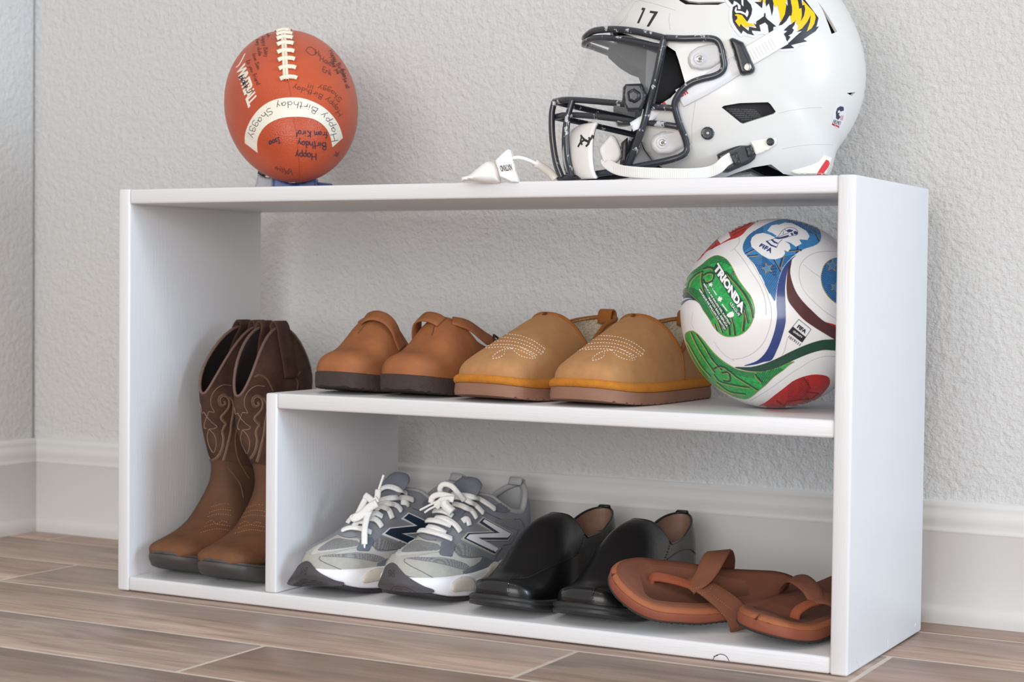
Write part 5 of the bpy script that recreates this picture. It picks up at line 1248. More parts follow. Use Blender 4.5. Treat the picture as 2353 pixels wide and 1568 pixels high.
bA = [[(545, 350), (640, 300)], [(560, 360), (660, 350)], [(820, 450), (860, 300)], [(700, 190), (790, 225)], [(870, 320), (1000, 310)], [(770, 370), (830, 470)], [(1040, 170), (1090, 190), (1120, 250)]]
lines_on('navy_lines', SB, clip_lines(bA, C_, (blob,)), M_BLUE_D, be, w=.0034, off=.0005, flat=.08)
lines_on('gold_lines', SB, clip_lines([[(a+9, b+4) for a, b in l] for l in bA], C_, (blob,)), M_GOLD, be, w=.0012, off=.0006, flat=.15)
lines_on('blue_stripes', SB, clip_lines([[(1120, 430+14*k), (1170, 400+14*k), (1300, 520+14*k)] for k in range(-3, 24)], D_), M_BLUE_D, be, w=.0013, off=.0004, flat=.15)
def star(cx, cy, r, rot=0): return [(cx+(r if i % 2 == 0 else r*.42)*math.sin(rot+i*PI/5), cy-(r if i % 2 == 0 else r*.42)*math.cos(rot+i*PI/5)) for i in range(10)]
for c in ((730, 450, 46, -.3), (1215, 430, 50, .1), (1235, 590, 40, .3)):
    decal('star', SB, [q(p) for p in star(*c)], M_GOLD, be, off=.0007, step=4); decal('star', SB, [q(p) for p in star(c[0], c[1], c[2]*.72, c[3])], M_BLUE, be, off=.0009, step=4)
rl = [[(880, 1330+12*k), (960, 1290+12*k), (1040, 1330+12*k)] for k in range(-3, 12)]
lines_on('red_stripes', SB, clip_lines(rl, E_), M_RED_D, be, w=.0012, off=.0004, flat=.15, label='dark red stripes')
lines_on('gold_lines', SB, clip_lines([[(995, 1260), (1050, 1345), (1015, 1375), (1115, 1385), (1060, 1425), (880, 1445), (855, 1480), (800, 1440)]], E_), M_RED_D, be, w=.0024, off=.0006, flat=.1)
decal('grey_patch', SB, [q(p) for p in [(436, 168), (346, 218), (378, 262), (454, 216)]], M_SB, be, off=.0006, step=4)
lines_on('red_stripes', SB, clip_lines([[(470, 200), (560, 150)], [(460, 180), (600, 110)], [(330, 240), (350, 290)], [(240, 350), (330, 290)]], F_), M_RED_D, be, w=.0028, off=.0005, flat=.1)
for L in (A_, B_, C_, D_, E_): lines_on('gold_outline', SB, [[q(p) for p in L+[L[0]]]], M_GOLD, be, w=.0010, off=.0004, flat=.2, label='thin gold outline')
navy = [(945, 350), (900, 385), (850, 445), (820, 520), (803, 600), (797, 700), (802, 800), (792, 880), (770, 960), (738, 1040), (700, 1098), (645, 1145), (555, 1178), (640, 1168), (700, 1150), (760, 1135), (792, 1080), (822, 1010), (848, 930), (866, 850), (866, 760), (864, 680), (862, 600), (870, 520), (885, 450), (910, 388)]
maroon = [(912, 385), (885, 450), (874, 540), (874, 620), (886, 690), (930, 752), (1000, 830), (1080, 888), (1160, 938), (1260, 995), (1300, 1000), (1300, 920), (1250, 892), (1150, 842), (1060, 762), (990, 690), (942, 620), (912, 540), (900, 470)]
dgreen = [(490, 1188), (600, 1188), (700, 1165), (800, 1125), (900, 1075), (1000, 1030), (1100, 995), (1180, 982), (1280, 990), (1280, 1060), (1150, 1060), (1050, 1085), (950, 1125), (850, 1172), (780, 1203), (700, 1220), (600, 1218), (530, 1205)]
decal('navy_band', SB, [q(p) for p in cr2(navy, 120, True)], M_NAVY, be, off=.0005, step=5); decal('maroon_band', SB, [q(p) for p in cr2(maroon, 110, True)], M_MAROON, be, off=.0005, step=5); decal('green_band', SB, [q(p) for p in cr2(dgreen, 110, True)], M_GREEN_D, be, off=.0005, step=5)
decal('green_band', SB, [q(p) for p in cr2([(84, 640), (110, 618), (150, 626), (188, 665), (222, 712), (190, 690), (150, 672), (110, 672), (84, 684)], 50, True)], M_GREEN_D, be, off=.0004, step=5)
decal('navy_band', SB, [q(p) for p in cr2([(80, 708), (110, 686), (150, 676), (200, 692), (150, 684), (112, 700), (82, 730)], 50, True)], M_NAVY, be, off=.0004, step=4)
decal('red_panel', SB, [q(p) for p in [(1165, 850), (1220, 865), (1300, 895), (1300, 920), (1230, 885)]], M_RED, be, off=.0006, step=5)
decal('white_blob', SB, [q(p) for p in blob], M_WPRINT, be, off=.0008, step=5, label='white cloud-shaped printed field')
tr = lambda p: (1700+p[0]/10.455, 490+p[1]/10.455)
text_on('lettering', SB, 'FIFA', [tr((462, 812)), tr((748, 982)), tr((800, 872)), tr((520, 740))], M_NAVY, be, off=.0011, bold=.05, space=1.1)
decals('trophy_print', SB, [[tr(p) for p in P] for P in ([(620, 690), (660, 680), (760, 770), (880, 820), (870, 845), (740, 800)], [(740, 655), (790, 650), (850, 700), (915, 730), (905, 755), (820, 730)], [(850, 610), (960, 600), (1100, 560), (1180, 540), (1170, 570), (1060, 620), (940, 640), (860, 630)],
    [(1110, 440), (1180, 405), (1280, 430), (1250, 460), (1200, 470), (1150, 470)], [(1280, 460), (1340, 450), (1385, 480), (1370, 530), (1300, 520), (1290, 490)], [(1210, 500), (1260, 490), (1290, 540), (1240, 550)])], M_NAVY, be, off=.0011, step=3, label='printed trophy drawing')
lines_on('trophy_print', SB, [[tr(p) for p in cr2(L, 20)] for L in ([(840, 620), (930, 560), (1000, 460), (1070, 400), (1170, 365), (1290, 375), (1370, 430), (1390, 490), (1360, 540), (1250, 560), (1080, 610)], [(1030, 530), (1045, 490), (1040, 455)], [(900, 600), (1000, 560), (1150, 500), (1190, 470)], [(640, 690), (760, 650), (860, 615)], [(880, 840), (940, 720), (1020, 650)], [(1080, 405), (1110, 445)])], M_NAVY, be, w=.0007, off=.0010, flat=.3)
gr = lambda p: (1590+p[0]/8.713, 580+p[1]/8.713)
decals('dark_plate', SB, [[gr(p) for p in P] for P in ([(530, 185), (1085, 1080), (1000, 1250), (420, 350)], [(770, 1010), (1000, 1240), (950, 1300), (740, 1040)], [(250, 610), (805, 1420), (760, 1470), (230, 660)], [(362, 880), (745, 1468), (700, 1518), (330, 930)], [(178, 715), (705, 1515), (660, 1575), (138, 765)])], M_GREEN_D, be, off=.0008, step=5, label='dark green backing of the lettering')
text_on('lettering', SB, 'TRIONDA', [gr((432, 335)), gr((1005, 1235)), gr((1072, 1075)), gr((538, 212))], M_WPRINT, be, off=.0012, bold=.045, space=.95, label='white capital letters')
text_on('lettering', SB, 'LEAGUE', [gr((765, 1040)), gr((945, 1280)), gr((972, 1245)), gr((795, 1000))], M_WPRINT, be, off=.0012, bold=.01, sub=False)
text_on('lettering', SB, 'REPLICA DE BALON DEL PARTIDO', [gr((242, 650)), gr((760, 1458)), gr((782, 1425)), gr((262, 625))], M_WPRINT, be, off=.0012, bold=.02, sub=False)
text_on('lettering', SB, 'MATCH BALL REPLICA', [gr((342, 928)), gr((706, 1506)), gr((732, 1472)), gr((364, 896))], M_WPRINT, be, off=.0012, bold=.02, sub=False)
text_on('lettering', SB, 'REPLIQUE DE BALLON DE MATCH', [gr((150, 765)), gr((660, 1560)), gr((686, 1526)), gr((172, 733))], M_WPRINT, be, off=.0012, bold=.02, sub=False)
decals('small_symbols', SB, [[gr(p) for p in star(387, 655, 50, .25)], [gr(p) for p in [(430, 730), (510, 860), (498, 866), (420, 738)]], [gr(p) for p in [(620, 1035), (722, 1175), (708, 1184), (606, 1045)]],
    [gr(p) for p in [(565, 885), (580, 915), (610, 905), (605, 935), (612, 955), (590, 965), (585, 995), (560, 980), (530, 975), (535, 950), (522, 930), (545, 925), (545, 895)]], [gr(p) for p in [(770, 1200), (820, 1185), (850, 1230), (845, 1280), (800, 1305), (740, 1300), (705, 1265), (720, 1240)]]], M_WPRINT, be, off=.0013, step=3, label='white star, maple leaf and eagle')
bx = [(965, 830), (1057, 905), (990, 1003), (888, 925)]
lines_on('badge_frame', SB, [[q(p) for p in bx+[bx[0]]]], M_KPRINT, be, w=.0006, off=.0004, flat=.3)
decal('badge', SB, [q(p) for p in [(921, 884), (1018, 964), (990, 1003), (888, 925)]], M_KPRINT, be, off=.0006, step=4, label='black half of the square badge')
text_on('lettering', SB, 'FIFA', [q((948, 893)), q((1010, 938)), q((1026, 914)), q((966, 868))], M_KPRINT, be, off=.0007, bold=.04, sub=False)
text_on('lettering', SB, 'QUALITY', [q((918, 925)), q((984, 974)), q((994, 960)), q((928, 911))], M_WPRINT, be, off=.0010, bold=.02, sub=False)
text_on('lettering', SB, '1019111', [q((884, 968)), q((970, 1030)), q((982, 1012)), q((896, 950))], M_KPRINT, be, off=.0006, sub=False)
grv = [[(470, 120), (520, 235), (480, 300), (455, 320)], [(590, 370), (650, 470), (710, 590), (752, 720), (760, 820), (735, 930), (690, 1020), (620, 1085), (540, 1120), (460, 1130)], [(480, 300), (540, 370), (600, 460), (680, 590), (715, 700), (720, 800)], [(1250, 320), (1120, 325), (1030, 360), (975, 430), (970, 520), (1000, 610), (1070, 690), (1160, 770), (1250, 830)], [(1000, 420), (1060, 470), (1130, 515)], [(1250, 1110), (1150, 1110), (1060, 1140), (980, 1190), (900, 1240), (820, 1300), (720, 1370), (600, 1440)], [(170, 780), (160, 860), (180, 900)], [(330, 1000), (400, 1090), (480, 1140)], [(1190, 1300), (1240, 1250)], [(880, 970), (860, 1060), (840, 1100)], [(1100, 200), (1200, 250), (1250, 290)]]
lines_on('panel_groove', SB, [[q(p) for p in cr2(L, 40)] for L in grv], M_GROOVE, be, w=.0016, off=-.0001, flat=.25, label='soft moulded grooves')
# ------------------------------------------------------------------ football helmet
M_SHELL = mat('glossy_white_shell', (212, 211, 209), rough=.28, coat=.3, crough=.1, var=.012, vscale=18)
M_PLATE = mat('cream_white_plate', (216, 213, 205), rough=.35, coat=.2)
M_PAD = mat('black_helmet_padding', (44, 44, 48), rough=.8, bump=.3, bscale=300)
M_GREYPAD = mat('grey_padding', (112, 112, 114), rough=.7)
def bar_mat():
    m, nt, b = new_mat('chipped_black_coating'); N = nt.nodes; L = nt.links
    b.inputs['Roughness'].default_value = .28; b.inputs['Coat Weight'].default_value = .3
    tc = N.new('ShaderNodeTexCoord'); n = N.new('ShaderNodeTexNoise'); n.inputs['Scale'].default_value = 75; n.inputs['Detail'].default_value = 6; n.inputs['Roughness'].default_value = .6; L.new(tc.outputs['Object'], n.inputs['Vector'])
    r = N.new('ShaderNodeValToRGB'); r.color_ramp.elements[0].position = .60; r.color_ramp.elements[0].color = srgb(40, 44, 52); r.color_ramp.elements[1].position = .62; r.color_ramp.elements[1].color = srgb(178, 180, 184)
    L.new(n.outputs['Fac'], r.inputs['Fac']); L.new(r.outputs['Color'], b.inputs['Base Color']); return m
M_BAR = bar_mat()
M_CLIPK = mat('black_plastic', (34, 36, 42), rough=.32, coat=.2)
M_CLEAR = mat('clear_plastic', (214, 212, 214), rough=.18, alpha=.55, coat=.5)
M_STEEL = mat('steel_screw', (190, 186, 180), rough=.25, metal=1.0)
M_STRAP = mat('ribbed_white_strap', (226, 224, 220), rough=.5)
M_RIB = mat('grey_rib', (186, 184, 182), rough=.6)
M_CUP = mat('frosted_chin_cup', (222, 220, 217), rough=.4)
M_VISOR = mat('clear_visor', (235, 238, 242), rough=.06, alpha=.16, coat=1.0, spec=.9)
M_REDP = mat('red_print_lettering', (190, 40, 48), rough=.5)
M_BLK = mat('black_decal', (38, 38, 42), rough=.35)
M_YEL = mat('golden_yellow_decal', (246, 188, 6), rough=.3)
M_WDEC = mat('white_decal', (214, 214, 218), rough=.3)
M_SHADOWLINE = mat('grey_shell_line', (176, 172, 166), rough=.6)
HN = np.array([.475, -.88, 0.0]); HN /= np.linalg.norm(HN); HFX = np.array([-HN[1]*-1*-1, 0, 0])
HF = np.array([HN[1], -HN[0], 0.0])                                  # forwards: to the left of the picture
hc = on_plane(1690, 210, (0, 1, 0), .150); hd = float(HN@hc)
he = empty('football_helmet', (float(hc[0]), float(hc[1]), H), 0, 'white football helmet with black face mask, number 17 and tiger emblem', 'helmet')
def hl(px, py, Y=0.0):                                              # picture point on the sagittal plane moved Y towards the room -> (forward, up)
    p = on_plane(px, py, HN, hd+Y); return float((p-hc)@HF), float(p[2]-hc[2])
def hw(X, Z, Y): return hc+HF*X+HN*Y+np.array([0, 0, Z])
sil = [(1400, 66), (1412, 40), (1450, 2), (1505, -50), (1580, -95), (1680, -118), (1780, -108), (1865, -66), (1925, 0), (1958, 60), (1977, 115), (1985, 170), (1981, 225), (1965, 275), (1940, 320), (1918, 352), (1903, 404)]
virt = [(1870, 430), (1760, 455), (1640, 455), (1540, 430), (1460, 380), (1410, 310), (1392, 220), (1390, 130)]
full = [hl(*p) for p in cr2(sil+virt, 150, True)]
cx_, cz_ = hl(1690, 175)
FA = np.array(full)-np.array([cx_, cz_]); ang = np.arctan2(FA[:, 1], FA[:, 0]); rad = np.hypot(FA[:, 0], FA[:, 1]); o_ = np.argsort(ang); ang, rad = ang[o_], rad[o_]
ang = np.r_[ang-2*PI, ang, ang+2*PI]; rad = np.r_[rad, rad, rad]
def rho(X, Z): x, z = X-cx_, Z-cz_; return math.hypot(x, z)/float(np.interp(math.atan2(z, x), ang, rad))
def yshell(X, Z, W=.116): r = min(1, rho(X, Z)); return W*(max(0, 1-r**2.5))**(1/2.15)
def side(px, py, W=.116):                                           # picture point on the near side of the shell -> (X, Z)
    Y = .08
    for _ in range(12): X, Z = hl(px, py, Y); Y = yshell(X, Z, W)
    return X, Z
S_sil = [hl(*p) for p in cr2(sil, 90)]
low = [(1900, 402), (1850, 408), (1800, 400), (1772, 378), (1730, 385), (1690, 398), (1655, 412), (1600, 410), (1545, 398), (1504, 376), (1482, 345), (1474, 326), (1480, 310), (1488, 295), (1512, 262), (1545, 220), (1562, 204), (1574, 190), (1566, 162), (1559, 138), (1552, 118), (1531, 104), (1500, 97), (1465, 88), (1430, 76)]
poly = S_sil+[side(*p) for p in low[1:]]
vent = [side(*p) for p in [(1658, 247), (1664, 243), (1700, 237), (1765, 235), (1771, 240), (1783, 257), (1778, 262), (1708, 285), (1702, 283)]]
slot = [side(*p) for p in [(1879, 3), (1893, 22), (1908, 45), (1924, 73), (1911, 78), (1903, 55), (1891, 25)]]
slot2 = [side(*p) for p in [(1946, 214), (1966, 212), (1958, 221)]]
topslot = [side(*p) for p in [(1548, -14), (1562, 2), (1575, 10), (1600, 11), (1650, 11), (1668, 5), (1650, 4), (1605, 5), (1582, 2)]]
mm = 1000.0
def sheet(W, k, poly, holes, step=5.5):
    sc = [(x*mm, z*mm) for x, z in poly]; hs = [[(x*mm, z*mm) for x, z in h] for h in holes]
    ex = [((cx_+(x-cx_)*r)*mm, (cz_+(z-cz_)*r)*mm) for x, z in full[::2] for r in (.955, .972, .985, .994, .9985)]
    P2, F2 = tri_region(sc, hs, step, ex)
    V = []; m = len(P2)
    for X, Z in P2:
        X, Z = X/mm, Z/mm; y = yshell(X, Z, W); X2, Z2 = cx_+(X-cx_)*k, cz_+(Z-cz_)*k; V.append(hw(X2, Z2, y))
    for X, Z in P2:
        X, Z = X/mm, Z/mm; y = yshell(X, Z, W); X2, Z2 = cx_+(X-cx_)*k, cz_+(Z-cz_)*k; V.append(hw(X2, Z2, -y))
    return V, list(F2)+[tuple(i+m for i in f[::-1]) for f in F2]
V, Fc = sheet(.116, 1.0, poly, [vent, slot, slot2, topslot]); V, Fc = weld(V, Fc, 3e-5)
shell = mesh('shell', V, Fc, M_SHELL, he, True, True)
md = shell.modifiers.new('thickness', 'SOLIDIFY'); md.thickness = .0035; md.offset = -1
bpy.context.view_layer.update()
_me = bpy.data.meshes.new_from_object(shell.evaluated_get(bpy.context.evaluated_depsgraph_get())); shell.modifiers.clear(); shell.data = _me
_me.polygons.foreach_set('use_smooth', [True]*len(_me.polygons)); _me.set_sharp_from_angle(angle=math.radians(38))
def YS(px, py): X, Z = side(px, py); return yshell(X, Z)
Vp, Fp = sheet(.106, .945, poly, [], 9); Vp, Fp = weld(Vp, Fp, 3e-5)
pad = mesh('padding', Vp, Fp, M_PAD, he, True, True)
HS = Surf([shell]); NEAR = HS
def P3(px, py, Y): return hw(*hl(px, py, Y), Y)
def mirror(p): return p-HN*2*(float(HN@p)-hd)
def in_he(V): inv = he.matrix_world.inverted(); return [tuple(inv @ Vector(v)) for v in V]
def bar(pts, r=.0036, both=True, join=False):
    pts = [(a, b, c+(max(0, YS(a, b)+.0058-c)*min(1, max(0, (a-1455)/60)) if b < 345 else 0)) for a, b, c in pts]
    P = smooth_path([P3(*p) for p in pts], max(24, len(pts)*8))
    if join: P = np.array(list(P)+[mirror(p) for p in P[::-1]][1:])
    V, Fc = tube_raw(P, r, 10); mesh('mask_bar', in_he(V), Fc, M_BAR, he, True)
    if both and not join:
        V, Fc = tube_raw([mirror(p) for p in P], r, 10); mesh('mask_bar', in_he(V), Fc, M_BAR, he, True)
h2 = lambda x, y, Y: (1240+x/3.648, y/3.648, Y)
bar([h2(1055, 322, .092), h2(950, 295, .089), h2(800, 262, .080), h2(650, 246, .066), h2(540, 248, .050), h2(450, 262, .032), h2(395, 300, .014), h2(378, 322, 0)], r=.0040, join=True)
bar([h2(1025, 395, .092), h2(900, 372, .087), h2(760, 345, .077), h2(620, 322, .063), h2(520, 318, .048), h2(440, 325, .032), h2(385, 352, .013), h2(372, 372, 0)], r=.0036, join=True)
bar([h2(1045, 320, .094), h2(1012, 470, .094), h2(985, 600, .094), h2(950, 740, .093), h2(915, 860, .092), h2(885, 1000, .090), h2(845, 1120, .086), h2(790, 1270, .078), h2(742, 1385, .070)], r=.0042)
side_loop = [(1530, 87, .094), (1570, 89, .098), (1610, 88, .102), (1636, 89, .104), (1650, 96, .106), (1657, 112, .108), (1661, 132, .109), (1664, 150, .109), (1658, 165, .109), (1640, 175, .109), (1612, 182, .108), (1590, 190, .106), (1570, 204, .103), (1557, 222, .100), (1550, 240, .098), (1554, 262, .098), (1563, 290, .098), (1573, 315, .098), (1578, 335, .097), (1576, 350, .096), (1560, 361, .093), (1530, 370, .088), (1490, 378, .080), (1440, 388, .068), (1390, 397, .052), (1340, 404, .034), (1305, 408, .018), (1285, 409, 0)]
side_loop = [(a, b, max(c, YS(a, b)+.0055) if (a > 1535 and b < 345) else c) for a, b, c in side_loop]
bar(side_loop, r=.0038, join=True)
bar([h2(125, 852, .0), h2(200, 838, .022), h2(300, 838, .036), h2(450, 848, .052), h2(650, 866, .068), h2(880, 890, .084), h2(1000, 900, .092), h2(1128, 908, .098)], r=.0037, join=True)
bar([h2(118, 985, .0), h2(200, 968, .022), h2(300, 965, .036), h2(450, 975, .052), h2(650, 998, .068), h2(900, 1028, .086), h2(1040, 1044, .094), h2(1165, 1062, .098)], r=.0036, join=True)
bar([h2(122, 852, .010), h2(103, 960, .010), h2(108, 1150, .010), h2(138, 1350, .011), h2(188, 1492, .012)], r=.0036)
bar([h2(278, 832, .036), h2(238, 980, .036), h2(225, 1150, .036), h2(236, 1330, .036), h2(270, 1480, .034)], r=.0036)
# visor: a curved clear sheet behind the bars
up_ = smooth_path([(1535, 92, .086), (1480, 84, .078), (1420, 82, .062), (1375, 90, .042), (1355, 98, .020), (1349, 104, 0)], 30)
dn_ = smooth_path([(1500, 262, .088), (1470, 240, .082), (1430, 224, .070), (1380, 219, .052), (1330, 221, .030), (1300, 226, 0)], 30)
V = []; n_ = len(up_)
rowU = [P3(*p) for p in up_]; rowD = [P3(*p) for p in dn_]
rowU += [mirror(p) for p in rowU[::-1]][1:]; rowD += [mirror(p) for p in rowD[::-1]][1:]; K = len(rowU); R_ = 8
for j in range(R_+1): V += [rowU[i]*(1-j/R_)+rowD[i]*(j/R_) for i in range(K)]
mesh('visor', in_he(V), [(j*K+i, j*K+i+1, (j+1)*K+i+1, (j+1)*K+i) for j in range(R_) for i in range(K-1)], M_VISOR, he, True)['label'] = 'clear curved visor'
def hslab(name, poly, Y, th, m, rp=4, label=None, Yb=None, step=4.0, mir=False, auto=None):
    if auto is not None:
        ys = [YS(*p) for p in poly]; Y = sum(ys)/len(ys)+auto; Yb = min(ys)-.004
    V, Fc = slab_raw(poly, HN, hd+Y, th, rp, step, False, None if Yb is None else hd+Yb)
    o = mesh(name, in_he(V), Fc, m, he, True, auto=50)
    if label: o['label'] = label
    if mir: mesh(name, in_he([mirror(np.array(v)) for v in V]), [f[::-1] for f in Fc], m, he, True, auto=50)
    return o
h2p = lambda L: [(1240+x/3.648, y/3.648) for x, y in L]
h3p = lambda L: [(1600+x/3.648, y/3.648) for x, y in L]
hslab('visor_clip', h2p([(700, 730), (720, 705), (860, 700), (885, 760), (905, 800), (880, 880), (850, 930), (740, 935), (715, 880), (695, 830)]), .094, .010, M_CLIPK, 5, 'black visor clip', Yb=.084, mir=True)
hslab('visor_clip_knob', h2p([(735, 770), (790, 740), (845, 775), (850, 830), (800, 865), (745, 845)]), .103, .006, M_CLIPK, 4)
# clear clips holding the mask, with ringed screws
def disc(cx, cy, r, Y, th, m, name, label=None, n=22): return hslab(name, [(cx+r*math.cos(2*PI*k/n), cy+r*math.sin(2*PI*k/n)) for k in range(n)], Y, th, m, min(3, r*.5), label, step=3)
for (cx0, cy0, out, Y) in ((1608, 135, [(1581, 132), (1586, 120), (1602, 108), (1625, 102), (1645, 101), (1662, 106), (1670, 120), (1671, 132), (1652, 146), (1636, 156), (1610, 161), (1588, 156), (1582, 144)], .103), (1522, 328, [(1495, 328), (1502, 312), (1520, 302), (1545, 299), (1570, 298), (1580, 306), (1582, 326), (1577, 336), (1560, 345), (1535, 354), (1512, 354), (1499, 343)], .096)):
    Y = sum(YS(*p) for p in out)/len(out)+.003
    hslab('clear_clip', out, Y, .0065, M_CLEAR, 6, 'clear plastic clip with a steel screw', Yb=Y-.006)
    disc(cx0, cy0, 15, Y+.0055, .0018, M_CLEAR, 'clip_ring'); disc(cx0, cy0, 9, Y+.0065, .0012, M_STEEL, 'clip_screw'); disc(cx0, cy0, 4, Y+.0078, .0010, M_GREYPAD, 'clip_screw')
# the black ratchet clip, upper strap and its end
def strap_on(name, L, w, m, label=None, off=.0012, ribs=True, th=.0016):
    L = cr2(L, 40); P, Nn = [], []
    for p in L:
        h = HS.hit(*p)
        if h[0] is None: continue
        P.append(h[0]+h[1]*off); Nn.append(h[1])
    if len(P) < 3: return
    P = np.array(P); Nn = np.array(Nn)
    for _ in range(3): Nn[1:-1] = (Nn[:-2]+Nn[1:-1]+Nn[2:])/3; P[1:-1] = (P[:-2]+2*P[1:-1]+P[2:])/4
    V, Fc = ribbon_raw(P, Nn, w, th); o = mesh(name, in_he(V), Fc, m, he, True)
    if label: o['label'] = label
    return o
a_ = strap_on('upper_strap', [(1700, 140), (1730, 124), (1760, 106), (1785, 91), (1799, 83)], .0215, M_STRAP, 'pale ribbed strap end')
RS = Surf([a_])
lines_on('strap_rib', RS, [[(1722+7*k, 116-4*k), (1734+7*k, 138-4*k)] for k in range(8)], M_RIB, he, w=.0006, off=.0001, flat=.3)
lab = strap_on('label_strap', [(1696, 148), (1660, 172), (1620, 196), (1585, 214), (1562, 226)], .021, M_WDEC, 'white strap printed in red')
hslab('label_strap', [(1566, 208), (1578, 232), (1545, 250), (1510, 270), (1480, 290), (1455, 302), (1447, 282), (1480, 262), (1520, 238), (1545, 222)], .088, .0018, M_WDEC, 2, 'white chin strap', step=5)
LS = Surf([o for o in he.children if o.name.startswith('label_strap')])
text_on('lettering', LS, 'Riddell', [(1523, 247), (1582, 215), (1575, 203), (1516, 233)], M_REDP, he, off=.0006, bold=.02, space=1.0, sub=False)
hk = [(1560+x/11.2, 80+y/11.2) for x, y in [(1300, 120), (1340, 85), (1385, 75), (1500, 120), (1650, 185), (1700, 270), (1760, 400), (1860, 620), (1965, 860), (1950, 940), (1880, 1005), (1760, 1030), (1640, 1042), (1570, 1000), (1535, 900), (1480, 680), (1400, 400)]]
hslab('ratchet_clip', hk, .108, .0085, M_CLIPK, 7, 'black ratchet clip', auto=.003)
disc(1718, 154, 9.5, YS(1712, 140)+.0105, .0016, M_STEEL, 'clip_screw', 'steel screw')
# dark parts seen through the vent, the jaw screw, lower strap, buckle
disc(1626, 306, 15.5, YS(1626, 306)+.0005, .0035, M_CLIPK, 'jaw_screw', 'large black jaw screw'); disc(1626, 306, 4, YS(1626, 306)+.0037, .0009, M_STEEL, 'jaw_screw_recess')
VS = Surf([pad])
for k in range(6): text_on('warning_text', VS, 'WARNING WARNING', [(1668+k*7, 252+k*5), (1735+k*4, 262+k*4-8), (1735+k*4, 259+k*4-8), (1668+k*7, 249+k*5)], M_GREYPAD, he, off=.0006, sub=False)
h8 = lambda L: [(1500+x/5.115, 260+y/5.115) for x, y in L]
hslab('strap_end', h8([(1140, 335), (1260, 290), (1390, 262), (1440, 280), (1462, 330), (1450, 370), (1340, 440), (1215, 490), (1180, 420)]), .1040, .0020, M_PLATE, 3, 'cream strap end', auto=.0008); disc(*h8([(1383, 338)])[0], 9, YS(1770, 326)+.0030, .0012, M_BLK, 'snap')
hslab('buckle', h8([(752, 490), (800, 460), (1100, 312), (1140, 312), (1165, 370), (1218, 490), (1200, 540), (1140, 590), (900, 692), (850, 690), (800, 620)]), .1045, .0070, M_CLIPK, 6, 'black buckle', auto=.002)
hslab('buckle_bar', h8([(905, 490), (990, 455), (1035, 590), (960, 620)]), YS(1690, 355)+.008, .0030, M_BLK, 3); hslab('buckle_bar', h8([(1085, 400), (1150, 370), (1200, 490), (1120, 520)]), YS(1690, 355)+.008, .0022, M_BLK, 3)
lowstrap = [(1648, 366, .113), (1668, 361, .114), (1680, 362, .112)]
_y = YS(1681, 362)
P = smooth_path([P3(1681, 362, _y+.0085), P3(1665, 372, _y+.009), P3(1650, 386, _y+.007), P3(1625, 396, _y+.004), P3(1580, 400, max(.106, YS(1580, 390)+.002)), P3(1520, 399, .098), P3(1460, 396, .086), P3(1420, 390, .070), P3(1396, 376, .056), P3(1392, 366, .050)], 60)
V, Fc = ribbon_raw(P, [HN]*len(P), .0125, .0018); ls = mesh('chin_strap', in_he(V), Fc, M_STRAP, he, True); ls['label'] = 'white ribbed chin strap'
LS2 = Surf([ls]); lines_on('strap_rib', LS2, [[(1410+5.0*k, 380), (1410+5.0*k, 412)] for k in range(50)], M_RIB, he, w=.0005, off=.0001, flat=.3)
# chin cup: a shallow bowl between the lower bars
V = []; Fc = []; c0 = P3(1345, 350, 0); A0 = 22; B0 = 18
for i in range(A0+1):
    u = -1.25+2.5*i/A0
    for j in range(B0+1):
        w_ = -1.0+2.0*j/B0; rr = .047
        V.append(c0+HF*(rr*math.cos(u)*math.cos(w_*.9)-.020)+HN*(.060*math.sin(u))+np.array([0, 0, .034*math.sin(w_*1.25)-.002]))
for i in range(A0):
    for j in range(B0): Fc.append((i*(B0+1)+j, (i+1)*(B0+1)+j, (i+1)*(B0+1)+j+1, i*(B0+1)+j+1))
cup = mesh('chin_cup', in_he(V), Fc, M_CUP, he, True); m2 = cup.modifiers.new('thickness', 'SOLIDIFY'); m2.thickness = .004
cup['label'] = 'frosted white chin cup with a black mark'
hslab('cup_side', h2p([(a, b) for a, b in cr2([(500, 1250), (560, 1170), (600, 1130), (650, 1170), (690, 1290), (640, 1370), (560, 1360), (540, 1400), (520, 1330)], 50, True)]), .052, .005, M_CUP, 6)
CS = Surf([cup])
ua = lambda L: [(1240+x/3.648, y/3.648) for x, y in L]
lines_on('cup_mark', CS, [ua(cr2([(345, 1135), (370, 1165), (400, 1185), (430, 1165), (445, 1132)], 20)), ua(cr2([(322, 1232), (345, 1195), (382, 1175), (412, 1200), (388, 1228)], 20)), ua(cr2([(352, 1150), (345, 1190), (358, 1215)], 10)), ua(cr2([(415, 1150), (418, 1185), (400, 1215)], 10))], M_BLK, he, w=.0038, off=.0004, flat=.1, label='black interlocking arcs mark')
# inside: dark jaw and brow pads seen through the mask
hslab('jaw_pad', h2p([(690, 1190), (740, 1150), (740, 1230), (720, 1360), (680, 1370)]), .070, .006, M_BLK, 4, 'black jaw pad', Yb=.05)
hslab('jaw_pad', h2p([(700, 1360), (780, 1230), (850, 1180), (870, 1250), (960, 1372), (800, 1400)]), .068, .004, M_GREYPAD, 4, 'grey jaw pad', Yb=.05)
hslab('brow_pad', h2p([(590, 380), (700, 350), (900, 390), (1100, 400), (1160, 440), (1215, 690), (1050, 860), (960, 870), (860, 600), (790, 575), (700, 520), (600, 430)]), .030, .006, M_PAD, 6, 'dark brow padding', Yb=-.03, step=6)
